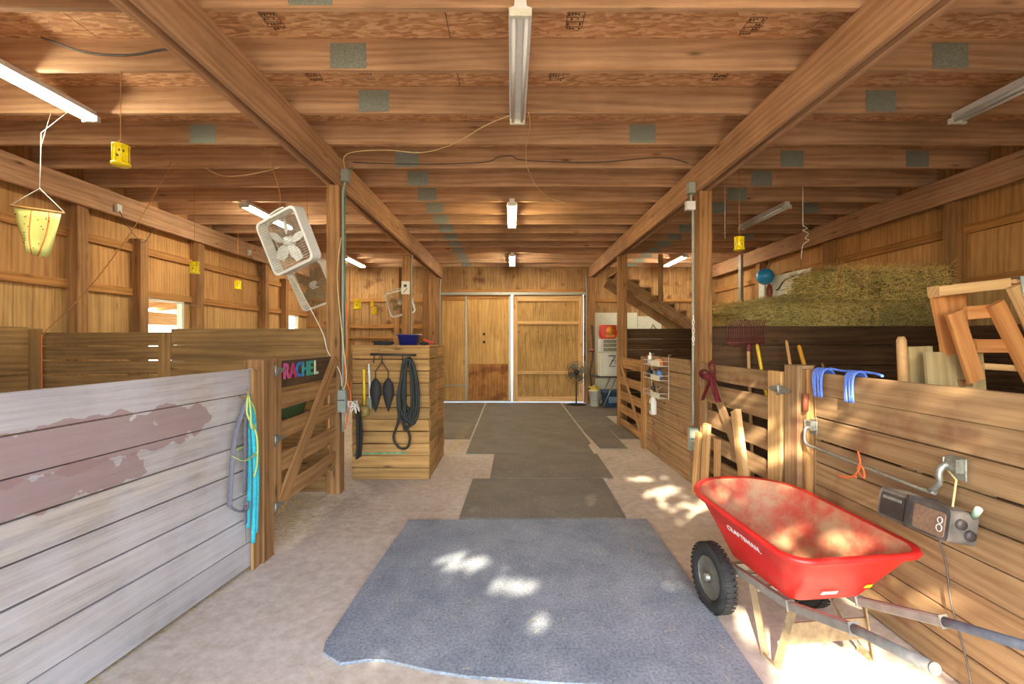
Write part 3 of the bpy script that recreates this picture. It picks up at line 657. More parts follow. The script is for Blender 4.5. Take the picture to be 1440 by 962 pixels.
e = root('switch_box', (-1.70, 4.6, .98), 'grey switch box at the foot of the conduit beside the feed box', 'electrical box')
m = MB(); m.box(-1.74, -1.66, 4.55, 4.615, .84, 1.06); m.build('body', M['conduit'], e, bevel=.004)
m = MB(); m.box(-1.735, -1.665, 4.545, 4.549, .955, .965); m.build('seam', M['darkgrey'], e)
q = random.Random(8); m = MB(); pts = []
for k in range(26): a = k*.9; pts.append((-1.62+.05*math.cos(a)+q.uniform(-.02, .02), 4.66+.04*math.sin(a), .78+.17*q.random()))
m.tube(smooth_path(pts, 3), .006, 6); tag(m.build('extension_cord', M['cord_w']), 'tangled white extension cord beside the switch box', 'cord')
conduit([(-1.68, 4.62, 1.95), (-1.66, 4.6, 1.5), (-1.69, 4.6, 1.25), (-1.63, 4.62, 1.0), (-1.66, 4.62, .8), (-1.68, 4.6, .66)], .006, 'orange cord hanging down the post beside the feed box', 'cord', 'orange', 'cord')
conduit([(-1.72, 4.60, 2.6), (-1.76, 4.6, 2.2), (-1.70, 4.58, 1.6), (-1.66, 4.58, 1.2), (-1.7, 4.6, 1.05)], .005, 'pale yellow cord hanging down the post beside the feed box', 'cord', 'cord_y', 'cord')
conduit([(-2.15, 4.45, 2.2), (-2.0, 4.5, 1.9), (-1.88, 4.55, 1.62), (-1.84, 4.56, 1.45), (-1.72, 4.56, 1.25), (-1.70, 4.56, 1.1)], .005, 'white fan cord drooping from the tilted box fan to the switch box', 'cord', 'cord_w', 'cord')
m = MB(3); 
for k in range(7):
    m.tube(smooth_path([(-1.64+.012*math.sin(k*2), 4.82+.02*k, .8), (-1.64+.015*math.cos(k), 4.83+.02*k, .55), (-1.64, 4.82+.02*k, .3)], 4), .012, 6)
tag(m.build('hay_net', M['black']), 'black hay net hanging behind the post beside the feed box', 'net')
# right posts
conduit([(1.945, 4.87, .66), (1.945, 4.87, 1.6), (1.945, 4.87, 2.9), (1.925, 4.87, 3.0), (1.925, 4.87, 3.25)], .014, 'grey conduit running up the post beside the plaid ribbon gate')
e = root('outlet_box', (1.94, 4.86, .45), 'grey outlet box at the foot of the conduit by the plaid ribbon gate', 'electrical box')
m = MB(); m.box(1.885, 1.975, 4.80, 4.87, .40, .64); m.build('body', M['conduit'], e, bevel=.005)
m = MB(); m.box(1.89, 1.97, 4.795, 4.799, .515, .525); m.build('seam', M['darkgrey'], e)
m = MB(); m.box(1.88, 1.955, 4.82, 4.9, 3.12, 3.24); tag(m.build('junction_box', M['conduit'], bevel=.005), 'grey junction box at the beam above the plaid ribbon gate', 'electrical box')
m = MB(); m.box(1.86, 1.955, 4.83, 4.88, 2.95, 3.04); tag(m.build('outlet_plate', M['white'], bevel=.004), 'small white outlet on the beam end above the plaid ribbon gate', 'outlet')
conduit([(-1.84, 8.40, 1.55), (-1.84, 8.40, 2.9), (-1.80, 8.42, 3.25)], .011, 'thin grey conduit on the post behind the feed box')
conduit([(-1.76, 11.28, .1), (-1.76, 11.28, 2.7), (-1.74, 11.3, 3.1)], .014, 'pale conduit at the corner of the sliding doors, window side')
conduit([(1.86, 11.28, .4), (1.86, 11.28, 2.7), (1.84, 11.3, 3.2)], .014, 'pale conduit at the corner of the sliding doors by the pedestal fan')
m = MB(); m.board((-1.955, 8.41, 2.42), (-1.95, 8.405, 2.66), .155, .015, (1, 0, .05)); sg = root('post_sign', (-1.96, 8.4, 2.42), 'small pale patterned sign on the post behind the feed box', 'sign'); m.build('board', M['offwhite'], sg)
m = MB(); m.box(-1.985, -1.93, 8.395, 8.40, 2.55, 2.60); m.board((-1.99, 8.397, 2.45), (-1.92, 8.397, 2.53), .012, .004, (1, 0, 0)); m.build('print', M['darkgrey'], sg)
m = MB(); m.tube([(1.93, 11.27, 1.32), (2.06, 11.27, 1.33)], .04, 8); lb = root('post_lamp', (1.98, 11.27, 1.3), 'small dark box with orange stripe on the post beside the shelf', 'switch'); m.build('body', M['darkgrey'], lb)
m = MB(); m.box(1.93, 2.04, 11.22, 11.23, 1.33, 1.36); m.build('stripe', M['orange'], lb)
# ------------------------------------------------------------------ box fans
M['blade'] = plain('pale translucent fan blade', lin(226, 230, 222), .4); M['grille'] = plain('fan grille', lin(200, 196, 180), .5, .2, .1); M['grille_d'] = plain('dusty fan grille', lin(150, 132, 100), .7, 0, .3)
def box_fan(loc, rot, label, dusty=False):
    f = root('box_fan', (0, 0, 0), label, 'fan'); H = .265; D = .055; gm = M['grille_d'] if dusty else M['grille']
    m = MB(); A = rrect(H, H, .06); B = rrect(H-.022, H-.022, .05); n = len(A)
    rows = [[V((x, y_, z)) for x, z in P] for P, y_ in ((B, -D-.004), (A, -D), (A, D), (B, D+.004), (B, -D-.004))]
    m.grid(rows, smooth=False); m.build('frame', M['white'], f)
    for sy, nm in ((-1, 'front_grille'), (1, 'rear_grille')):
        m = MB(); yy = sy*(D-.006)
        for k in range(21): z = -.235+k*.0235; m.tube([(-.243, yy, z), (.243, yy, z)], .0022, 4)
        for x in (-.1, .1): m.tube([(x, yy, -.24), (x, yy, .24)], .003, 4)
        m.build(nm, gm, f)
    m = MB()
    for k in range(5):
        a0 = 2*math.pi*k/5; rows = []
        for i in range(6):
            r_ = .045+.165*i/5; w_ = (.25+.45*math.sin(math.pi*min(1, (i+1)/5.5)))*.75; row = []
            for j in range(5): a = a0+(j/4-.5)*w_*1.5; row.append(V((r_*math.cos(a), -.012+(j/4-.5)*.04, r_*math.sin(a))))
            rows.append(row)
        m.grid(rows, closed=False)
    m.build('blades', M['grille_d'] if dusty else M['blade'], f)
    m = MB(); m.lathe([(.001, -.03), (.045, -.028), (.055, .02), (.05, .045), (.001, .045)], (0, 0, 0), (0, 1, 0), 20); m.build('hub', M['white'], f)
    m = MB(); m.tube(smooth_path([(-.09, 0, H), (-.085, 0, H+.035), (.085, 0, H+.035), (.09, 0, H)], 4), .009, 8); m.build('handle', M['white'], f)
    f.location = loc; f.rotation_euler = rot; TOP[0] = V(loc)+rot.to_matrix() @ V((0, 0, H+.03)); return f
TOP = [None]
def hang(pts, r, lab, mat='cord_b', name='hanging_rope', cat='rope'): m = MB(); m.tube(smooth_path(pts, 5), r, 5); return tag(m.build(name, M[mat]), lab, cat)
def erot(yaw, pitch, roll): return (Matrix.Rotation(R(yaw), 4, 'Z') @ Matrix.Rotation(R(pitch), 4, 'X') @ Matrix.Rotation(R(roll), 4, 'Y')).to_euler()
box_fan((-2.12, 4.33, 2.50), erot(-20, 12, -16), 'white box fan hung tilted on a cord beside the post')
hang([TOP[0], (-2.20, 4.33, 2.95), (-2.36, 4.355, 3.44)], .004, 'brown cord holding up the nearer tilted box fan')
box_fan((-2.43, 5.6, 2.24), erot(-14, 16, -16), 'dusty box fan hanging lower behind the tilted white fan', True)
hang([TOP[0], (-2.5, 5.6, 2.9), (-2.5, 5.54, 3.44)], .004, 'brown cord holding up the dusty box fan')
box_fan((-2.34, 9.6, 2.36), erot(6, 14, -14), 'box fan with dark grille hanging behind the far post over the feed box', True)
hang([TOP[0], (-2.36, 9.696, 3.44)], .004, 'thin cord holding up the far box fan')
# ------------------------------------------------------------------ yellow fly traps
def fly_trap(loc, s, label, top=3.45):
    f = root('fly_trap', (0, 0, 0), label, 'fly trap', 'yellow hanging fly traps')
    m = MB(); m.lathe([(.001, .066), (.052, .066), (.054, .057), (.043, .055), (.041, -.05), (.043, -.055), (.056, -.06), (.057, -.073), (.048, -.080), (.001, -.082)], n=20); m.build('body', M['yellow'], f)
    m = MB()
    for k in range(8):
        a = k*math.pi/4; m.tube([(.046*math.cos(a), .046*math.sin(a), .06), (.046*math.cos(a), .046*math.sin(a), -.06)], .005, 5)
    m.build('ribs', M['yellow'], f)
    m = MB(); q = random.Random(4)
    for k in range(16):
        a = q.uniform(0, 6.28); z = q.uniform(-.03, .03); r_ = .0422; p = V((r_*math.cos(a), r_*math.sin(a), z)); t = V((-math.sin(a), math.cos(a), 0))*.004; u = V((0, 0, .008)); o_ = V((math.cos(a), math.sin(a), 0))*.0015
        m.face([p-t-u+o_, p+t-u+o_, p+t+u+o_, p-t+u+o_])
    m.build('slot', M['darkgrey'], f)
    m = MB(); m.tube([(-.048, 0, .064), (0, 0, .105), (.048, 0, .064)], .003, 5); m.tube([(0, 0, .105), (0, 0, (top-loc[2])/s)], .003, 5); m.build('hanging_string', M['cord_b'], f)
    f.location = loc; f.scale = (s, s, s); return f
fly_trap((-2.72, 3.17, 2.85), 1.0, 'yellow fly trap hanging nearest the opening, beside the near lit tube light')
fly_trap((-3.86, 5.545, 2.45), .98, 'yellow fly trap hanging in front of the open window')
fly_trap((-4.4, 7.324, 2.46), .95, 'yellow fly trap hanging beyond the window, farther along that wall')
fly_trap((2.48, 4.952, 2.62), 1.0, 'yellow fly trap hanging on the hay side above the rake')
fly_trap((-2.48, 7.324, 2.15), 1.1, 'yellow fly trap between gate post and far box fan, first of the three')
fly_trap((-2.97, 9.696, 2.35), .7, 'small yellow fly trap, middle one of the three before the back wall')
fly_trap((-2.74, 9.103, 2.17), 1.0, 'yellow fly trap hanging lowest of the three before the back wall')
# yellow sticky sheet
ys = root('fly_sheet', (-3.74, 3.6, 2.2), 'pale yellow sticky fly sheet hanging from a rod near the wall', 'fly sheet')
M['sheet'] = plain('pale yellow film', lin(222, 222, 130), .4, 0, .12, 8); M['rod'] = plain('brown stripe', lin(190, 150, 90), .5)
xa, xb = -3.94, -3.55
m = MB(); m.tube([(xa, 3.58, 2.62), (xb, 3.62, 2.57)], .008, 8); m.build('rod', M['rod'], ys)
rows = []
for i in range(7):
    t = i/6; ll = xa+.01+.055*t*t*1.4; rr_ = xb-.01-.11*t**1.5
    rows.append([V((ll+(rr_-ll)*j/8, 3.6+.03*math.sin(j*1.4+t*2)*t, 2.605-.05*j/8-.36*t+(.06*abs(j/8-.6)*t))) for j in range(9)])
m = MB(); m.grid(rows, closed=False); o = m.build('film', M['sheet'], ys); s_ = o.modifiers.new('s', 'SOLIDIFY'); s_.thickness = .002
for jj in (3, 6):
    m = MB(); m.tube([r_[jj]+V((0, -.006, 0)) for r_ in rows], .004, 5); m.build('stripe', M['orange'], ys)
m = MB(); q = random.Random(9)
for k in range(26):
    i = q.randrange(1, 6); j = q.randrange(0, 8); p = rows[i][j].lerp(rows[i][j+1], q.random())+V((0, -.006, q.uniform(-.02, .02))); m.box(p.x-.004, p.x+.004, p.y-.001, p.y+.001, p.z-.003, p.z+.003)
o = m.build('trapped_flies', M['black'], ys); o['kind'] = 'stuff'
m = MB(); m.tube([(xa, 3.58, 2.62), (-3.73, 3.6, 2.76), (xb, 3.62, 2.57)], .004, 5); m.tube([(-3.73, 3.6, 2.76), (-3.72, 3.6, 3.2), (-3.66, 3.76, 3.45)], .003, 5); m.tube([(-3.73, 3.6, 2.76), (-3.72, 3.6, 3.1), (-3.80, 3.76, 3.45)], .003, 5); m.build('hanging_string', M['cord_w'], ys)

# loose cables over the ceiling and walls
hang([(-.02, 3.75, 3.41), (-.24, 3.96, 3.42), (-.45, 4.2, 3.415), (-.68, 4.40, 3.415), (-.92, 4.5, 3.415), (-1.24, 4.45, 3.42), (-1.63, 4.5, 3.40), (-1.70, 4.68, 3.29)], .005, 'pale yellow cable from the near aisle light to the junction box by the post', 'cord_y', 'cable', 'cable')
hang([(.14, 3.72, 3.42), (.16, 3.9, 3.40), (.14, 4.3, 3.40), (.17, 4.85, 3.41), (.3, 5.45, 3.41), (.5, 5.9, 3.41), (.72, 6.1, 3.41)], .005, 'pale yellow cable crossing the joists past the near aisle light', 'cord_y', 'cable', 'cable')
hang([(-1.7, 4.88, 3.47), (-1.0, 4.88, 3.45), (-.3, 4.88, 3.47), (-.15, 4.88, 3.52), (0, 4.88, 3.54), (.15, 4.88, 3.49), (.9, 4.88, 3.47), (1.6, 4.88, 3.52), (1.9, 4.88, 3.46)], .005, 'grey cable running along the face of a joist between the two beams', 'cord_g', 'cable', 'cable')
hang([(-2.6, 2.54, 3.56), (-2.75, 2.52, 3.55), (-2.95, 2.5, 3.40), (-3.2, 2.52, 3.48), (-3.5, 2.52, 3.62)], .007, 'dark cable looping along the joist near the opening', 'cord_g', 'cable', 'cable')
hang([(-1.95, 3.12, 3.50), (-2.3, 3.1, 3.54), (-2.6, 3.1, 3.50), (-2.9, 3.1, 3.52), (-3.2, 3.1, 3.62)], .008, 'grey cable bundle strapped along the lit joist near the opening', 'cord_g', 'cable', 'cable')
hang([(-2.5, 4.9, 3.42), (-2.8, 4.9, 3.35), (-3.1, 4.9, 3.33), (-3.3, 4.9, 3.42)], .005, 'tan cable sagging under a joist between light and fan', 'cord_y', 'cable', 'cable')
hang([(-3.55, 4.75, 3.42), (-3.8, 4.72, 2.9), (-4.2, 4.7, 2.3), (-4.55, 4.7, 1.9), (-4.78, 4.68, 1.66), (-4.83, 4.69, 1.58)], .005, 'tan twine running from the joist down to the plank partition', 'cord_b', 'twine', 'twine')
hang([(-4.83, 4.68, 1.62), (-4.83, 4.68, 1.4), (-4.83, 4.68, .8)], .007, 'orange strap hanging straight down the plank partition', 'orange', 'strap', 'strap')
hang([(2.6, 5.54, 3.45), (2.6, 5.54, 3.0), (2.6, 5.54, 2.8)], .003, 'thin string hanging above the knotted rope on the hay side', 'cord_w', 'twine', 'twine')
hang([(3.55, 5.54, 3.45), (3.55, 5.54, 3.0), (3.56, 5.53, 2.95), (3.60, 5.53, 2.92), (3.54, 5.53, 2.9), (3.61, 5.53, 2.86), (3.57, 5.53, 2.80), (3.62, 5.53, 2.78), (3.55, 5.54, 2.72), (3.53, 5.54, 2.55)], .006, 'knotted white rope hanging from the ceiling above the hay', 'cord_w', 'rope', 'rope')
for (y, z, lab) in ((5.72, 2.98, 'nearer'), (8.6, 2.98, 'farther')):
    o = root('wall_outlet', (-4.97, y, z), 'small pale outlet on the beam above the windows, the %s one' % lab, 'outlet')
    m = MB(); m.box(-4.985, -4.95, y, y+.07, z+.2, z+.3); m.build('plate', M['offwhite'], o, bevel=.003)
    m = MB(); m.tube(smooth_path([(-4.95, y+.03, z+.22), (-4.92, y+.08, z+.1), (-4.9, y+.2, z-.05), (-4.93, y+.4, z-.1), (-4.97, y+.6, z+.15)], 5), .005, 5); m.build('cord', M['cord_g'], o)

# ------------------------------------------------------------------ rubber mats
def mat_mat(name, c1, c2):
    mt, nt, b = newmat(name); tc = nd(nt, 'ShaderNodeTexCoord')
    n = nd(nt, 'ShaderNodeTexNoise'); n.inputs['Scale'].default_value = 2.2; n.inputs['Detail'].default_value = 8; n.inputs['Roughness'].default_value = .7; nt.links.new(tc.outputs['Object'], n.inputs['Vector'])
    n2 = nd(nt, 'ShaderNodeTexNoise'); n2.inputs['Scale'].default_value = 70; n2.inputs['Detail'].default_value = 4; nt.links.new(tc.outputs['Object'], n2.inputs['Vector'])
    c = ramp(nt, n.outputs[0], [(.3, c1), (.7, c2)]); c = mixc(nt, 1, c, ramp(nt, n2.outputs[0], [(.3, g(.66)), (.62, g(1.15))]), 'MULTIPLY')
    nt.links.new(c, b.inputs['Base Color']); b.inputs['Roughness'].default_value = .75
    bn = nd(nt, 'ShaderNodeBump'); bn.inputs['Strength'].default_value = .5; bn.inputs['Distance'].default_value = .003; nt.links.new(n2.outputs[0], bn.inputs['Height']); nt.links.new(bn.outputs[0], b.inputs['Normal']); return mt
M['mat_sky'] = mat_mat('blue grey rubber mat', lin(112, 122, 134), lin(160, 166, 172)); M['mat_g'] = mat_mat('brown grey rubber mat', lin(104, 98, 86), lin(134, 126, 112))  # blue of the skylight is put into the near mat's colour
def mat_(poly, lab, mat='mat_g', z=.001, t=.014, group=None):
    m = MB(); m.prism(poly, z, z+t); return tag(m.build('rubber_mat', M[mat]), lab, 'rubber mat', group)
front = [(-.95, 2.32), (-.93, 2.25), (-.82, 2.175), (-.78, 2.18), (-.70, 2.20), (-.60, 2.195), (-.50, 2.165), (-.35, 2.12), (-.2, 2.09), (-.02, 2.075), (.2, 2.05), (.6, 2.03), (1.13, 2.02)]
mat_(front+[(1.15, 2.7), (1.17, 3.94), (-.1, 3.93), (-.88, 3.92), (-.93, 3.0)], 'large blue grey rubber mat with a ragged edge nearest the opening', 'mat_sky')
mat_([(-.455, 3.96), (1.0, 3.96), (1.03, 5.10), (-.43, 5.09)], 'brown grey rubber mat just beyond the large blue grey one')
mat_([(-.24, 5.12), (1.15, 5.12), (1.17, 6.22), (-.23, 6.22)], 'narrow brown grey rubber mat, third from the opening')
mat_([(-.62, 6.25), (1.13, 6.25), (1.14, 6.8), (1.20, 6.9), (1.22, 11.4), (-.62, 11.4)], 'longest brown grey rubber mat running up to the sliding doors')
mat_([(-1.66, 7.2), (-.66, 7.2), (-.66, 8.6), (-1.66, 8.6)], 'grey rubber mat behind the feed box, nearer of two')
mat_([(-1.66, 8.62), (-.66, 8.62), (-.66, 11.4), (-1.66, 11.4)], 'grey rubber mat behind the feed box, at the sliding doors')
mat_([(1.26, 9.45), (2.6, 9.45), (2.6, 11.25), (1.26, 11.25)], 'grey rubber mat under the pedestal fan')
mat_([(1.25, 7.9), (1.72, 7.9), (1.72, 8.35), (1.95, 8.35), (1.95, 9.42), (1.25, 9.42)], 'grey rubber mat between the far gate post and the aisle mat')
mat_([(1.28, 6.55), (1.67, 6.55), (1.70, 7.87), (1.24, 7.87)], 'narrow strip of grey rubber mat near the far gate')
mat_([(1.71, 7.2), (2.15, 7.2), (2.15, 8.3), (1.73, 8.3)], 'small grey rubber mat pushed under the far slatted gate')
# ------------------------------------------------------------------ hay side: fences and gates
f = root('stall_fence', (2.05, 2.1, 0), 'warm brown plank fence beside the wheelbarrow, holding the radio', 'fence')
m = MB(51)
for i in range(9):
    z = 1.34/9*(i+.5)+.003; w_ = 1.34/9
    m.board((2.03, .5, z), (2.05, 3.04, z), w_-(.016 if i == 5 else .006), .035, (0, 0, 1), .004)
m.build('planks', M['stall_r'], f, bevel=.003)
m = MB(52); m.box(1.985, 2.09, 3.06, 3.10, 0, 1.36); m.build('end_board', M['stall'], f, bevel=.003)
m = MB(53); m.box(1.955, 2.07, 3.105, 3.26, 0, 1.385); m.build('post', M['stall_r'], f, bevel=.005)
gt = root('stall_gate', (1.96, 3.95, .1), 'slatted wooden gate with plaid ribbon bow tied at its top corner', 'gate')
for i, (z0, z1) in enumerate(((1.17, 1.32), (.94, 1.12), (.70, .86), (.47, .62), (.24, .40), (.06, .18))):
    m = MB(60+i); m.box(1.985, 2.02, 3.32, 4.70, z0, z1, .002); m.build('rail', M['stall_r'], gt, bevel=.003)
m = MB(67); m.box(1.955, 1.983, 3.30, 3.47, .06, 1.33); m.build('stile', M['fresh'], gt, bevel=.003)
m = MB(68); m.box(1.955, 1.983, 4.60, 4.72, .06, 1.33); m.build('stile', M['stall_r'], gt, bevel=.003)
m = MB(69); m.board((1.968, 3.52, .12), (1.968, 4.58, 1.28), .11, .024, (0, 1, 1)); m.build('brace', M['stall_r'], gt, bevel=.003)
m = MB(70); m.box(1.955, 1.983, 4.3, 4.40, .06, .62); m.build('stile', M['fresh'], gt, bevel=.003)
for z in (1.20, .50, ): hinge((1.948, 3.31, z), gt, -1, .13)
# loose boards leaning on that gate
m = MB(71); m.board((1.80, 3.40, .02), (1.905, 3.86, .96), .10, .045, (0, 1, -.45)); tag(m.build('loose_board', M['fresh'], bevel=.004), 'pale short board leaning against the plaid ribbon gate, slanting in front of its slats', 'board')
m = MB(72); m.board((1.88, 4.45, .0), (1.92, 4.46, .74), .10, .04, (0, 1, 0)); tag(m.build('loose_board', M['fresh'], bevel=.004), 'pale upright board standing before the plaid ribbon gate, nearer of two', 'board')
m = MB(73); m.board((1.87, 4.64, .0), (1.915, 4.65, .62), .09, .04, (0, 1, 0)); tag(m.build('loose_board', M['fresh'], bevel=.004), 'pale upright board standing at the post foot, farther of two', 'board')
# ribbon bow
def plaid():
    mt, nt, b = newmat('red plaid cloth'); tc = nd(nt, 'ShaderNodeTexCoord'); ck = nd(nt, 'ShaderNodeTexChecker'); ck.inputs['Scale'].default_value = 90
    ck.inputs[1].default_value = lin(130, 26, 34); ck.inputs[2].default_value = lin(44, 18, 22); nt.links.new(tc.outputs['Object'], ck.inputs[0]); nt.links.new(ck.outputs[0], b.inputs['Base Color']); b.inputs['Roughness'].default_value = .9; return mt
M['plaid'] = plaid()
rb = root('ribbon_bow', (1.93, 4.4, 1.15), 'dark red plaid ribbon bow tied on the slatted gate', 'ribbon')
def ribbon(pts, w_): m = MB(); m.tube(smooth_path(pts, 5), w_, 8, flat=.25); m.build('loop', M['plaid'], rb)
bx_, by_, bz_ = 1.935, 4.38, 1.21
ribbon([(bx_, by_, bz_), (bx_-.03, by_+.12, bz_+.06), (bx_-.03, by_+.2, bz_+.01), (bx_-.02, by_+.1, bz_-.03), (bx_, by_, bz_)], .02)
ribbon([(bx_, by_, bz_), (bx_-.02, by_+.03, bz_+.1), (bx_-.02, by_-.06, bz_+.14), (bx_, by_-.05, bz_+.04), (bx_, by_, bz_)], .018)
ribbon([(bx_, by_, bz_), (bx_-.02, by_-.08, bz_-.1), (bx_-.02, by_-.18, bz_-.22)], .028)
ribbon([(bx_, by_, bz_), (bx_-.02, by_+.08, bz_-.12), (bx_-.01, by_+.2, bz_-.25)], .022)
m = MB(); m.tube([(bx_-.05, by_, bz_-.03), (bx_-.05, by_, bz_+.03)], .03, 10); m.build('knot', M['plaid'], rb)
m = MB(); [m.tube([V((1.935, 4.66+.012*math.cos(a+k), 1.22-.035*k+.02*math.sin(a))) for a in [2*math.pi*j/8 for j in range(8)]], .004, 5, closed=True) for k in range(4)]
tag(m.build('chain', M['galv']), 'short latch chain on the post edge of the plaid ribbon gate', 'chain')
m = MB()
for k in range(7):
    m.tube([V((1.940+(.012*math.cos(a) if k % 2 else 0), 4.850+(.012*math.cos(a) if not k % 2 else 0), 1.80-.045*k+.028*math.sin(a))) for a in [2*math.pi*j/10 for j in range(10)]], .004, 5, closed=True)
tag(m.build('chain', M['white']), 'pale chain hanging on the conduit post above the fence', 'chain')
# middle fence between gates
f = root('stall_fence', (1.96, 5.75, 0), 'brown plank fence carrying the wire basket rack and the spray bottle', 'fence')
m = MB(54); plank_rows(m, (1.97, 4.95, 0), (1.97, 6.55, 0), .0, 1.35, 8, .035, .006, .004); m.build('planks', M['stall_r'], f, bevel=.003)
m = MB(55); m.box(1.90, 2.02, 6.56, 6.68, 0, 1.33); m.build('post', M['stall'], f, bevel=.004)
gt = root('stall_gate', (1.99, 7.5, .05), 'small far slatted gate with thin diagonal brace by the conduit-free post', 'gate')
gt['label'] = 'farthest slatted wooden gate with thin diagonal brace, before the cooler shelf'
for i, (z0, z1) in enumerate(((1.08, 1.26), (.78, .92), (.52, .66), (.28, .42), (.05, .17))):
    m = MB(80+i); m.box(1.98, 2.01, 6.72, 8.36, z0, z1, .002); m.build('rail', M['stall'], gt, bevel=.003)
for y in (6.70, 8.24): m = MB(88); m.box(1.95, 1.979, y, y+.11, .05, 1.27); m.build('stile', M['stall'], gt, bevel=.003)
m = MB(90); m.board((1.965, 6.85, .10), (1.965, 8.24, 1.22), .08, .02, (0, 1, 1)); m.build('brace', M['stall'], gt, bevel=.003)
# inner partitions
pt = root('stall_partition', (3.6, 5.0, 0), 'dark plank partition in front of the hay bales', 'partition')
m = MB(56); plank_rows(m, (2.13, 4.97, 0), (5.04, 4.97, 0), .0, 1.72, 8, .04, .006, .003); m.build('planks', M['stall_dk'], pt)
pt = root('stall_partition', (3.4, 8.55, 0), 'dark plank partition behind the basket rack, below the stairs', 'partition')
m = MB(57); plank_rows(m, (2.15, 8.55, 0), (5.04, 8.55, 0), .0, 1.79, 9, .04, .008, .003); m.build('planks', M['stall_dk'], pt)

kb = root('wall_lining', (5.02, 2.5, 0), 'dark kick boards lining the wall behind the slanted wooden rack', 'kick boards')
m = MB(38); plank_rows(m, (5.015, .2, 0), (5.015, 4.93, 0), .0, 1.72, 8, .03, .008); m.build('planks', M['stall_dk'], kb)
# saddle rack pipe and brackets
rk = root('blanket_bar', (1.96, 2.6, .84), 'grey metal blanket bar on brackets along the plank fence', 'bar')
m = MB(); m.tube(smooth_path([(2.0, 3.03, .98), (1.965, 3.03, .975), (1.955, 3.03, .95), (1.955, 3.03, .89), (1.955, 3.0, .865)], 4)+[V((1.955, 2.16, .845)), V((1.955, 2.10, .85))], .010, 10); m.build('bar', M['galv'], rk)
m = MB(); m.tube(smooth_path([(2.0, 2.07, .99), (1.965, 2.07, .985), (1.95, 2.075, .95), (1.955, 2.08, .90), (1.955, 2.12, .852)], 4), .014, 10); m.build('arm', M['galv'], rk)
for y in (3.03, 2.05): m = MB(); m.box(2.005, 2.013, y-.045, y+.045, .93, 1.03); m.box(1.975, 2.005, y-.03, y+.03, .965, 1.02); m.build('bracket', M['galv'], rk, bevel=.003)
M['otw'] = plain('orange baling twine', lin(226, 110, 54), .9, 0, .2, 80)
m = MB(); m.tube(smooth_path([(1.95, 2.56, .93), (1.94, 2.53, .88), (1.94, 2.55, .83), (1.94, 2.50, .80), (1.94, 2.52, .86), (1.935, 2.56, .80), (1.93, 2.62, .765), (1.93, 2.68, .76), (1.93, 2.62, .77), (1.935, 2.55, .79)], 5), .005, 6); tag(m.build('baling_twine', M['otw']), 'orange baling twine knotted on the blanket bar', 'twine')
# radio
ra = root('radio', (0, 0, 0), 'dusty grey black portable radio cassette player hanging on the blanket bar', 'radio')
M['rad'] = plain('dusty grey radio plastic', lin(104, 98, 92), .6, .2, .35, 25); M['rad_b'] = plain('dusty brown speaker cloth', lin(132, 104, 84), .8, 0, .25, 80); M['rad_k'] = plain('black radio plastic', lin(58, 52, 50), .5, 0, .3)
m = MB(); m.grid([[V((y*1, x, z)) for x, z in rrect(a, b_, .018, 3)] for (y, a, b_) in ((-.055, .16, .052), (-.06, .168, .06), (.05, .168, .06), (.055, .16, .052))], cap0=True, cap1=True, smooth=False); m.build('body', M['rad'], ra)
m = MB(); m.prism(rrect(.068, .046, .014), 0, .006, Matrix(((0, 0, -1, -.059), (1, 0, 0, -.085), (0, 1, 0, -.004), (0, 0, 0, 1)))); m.build('speaker', M['rad_b'], ra)
m = MB(); m.prism(rrect(.062, .046, .01), 0, .005, Matrix(((0, 0, -1, -.059), (1, 0, 0, .09), (0, 1, 0, -.004), (0, 0, 0, 1)))); m.build('tuner_panel', M['rad_k'], ra)
m = MB()
for k in range(9): m.box(-.068, -.064, .045+k*.011, .05+k*.011, .018, .03)
m.build('button', M['galv'], ra)
m = MB(); m.tube([V((-.069, -.138+.012*math.cos(a), -.002+(.016 if k else -.014)+.013*math.sin(a))) for k in (0,) for a in [2*math.pi*j/12 for j in range(12)]], .002, 4, closed=True); m.tube([V((-.069, -.138+.010*math.cos(a), .012+.011*math.sin(a))) for a in [2*math.pi*j/12 for j in range(12)]], .002, 4, closed=True); m.build('emblem', M['white'], ra)
m = MB(); m.box(-.066, .052, .008, .022, -.064, .064); m.build('band', M['rad_k'], ra)
m = MB(); m.tube([(.03, -.165, .05), (.01, -.2, .085)], .012, 10); m.build('handle', plain('pale green grip', lin(130, 156, 140), .5), ra)
for (x, z) in ((-.02, .015), (.02, -.02)): m = MB(); m.lathe([(.02, 0), (.018, .014), (.001, .014)], (x, -.167, z), (0, -1, 0), 14); m.build('knob', M['rad_k'], ra)
m = MB(); m.tube([(.03, -.08, .06), (.06, -.05, .16), (.055, .0, .2)], .004, 5); m.build('antenna', M['cord_y'], ra)
ra.location = (1.90, 2.09, .755); ra.rotation_euler = (R(-2), R(10), 0); ra.scale = (1.1, 1.08, 1.15)
m = MB(); m.tube(smooth_path([(1.96, 2.12, .71), (2.0, 2.1, .55), (2.003, 2.07, .35), (2.0, 2.0, .15), (1.98, 1.95, .01)], 5), .004, 5); tag(m.build('cable', M['cord_g']), 'thin dark cable hanging from the radio down the fence', 'cable')
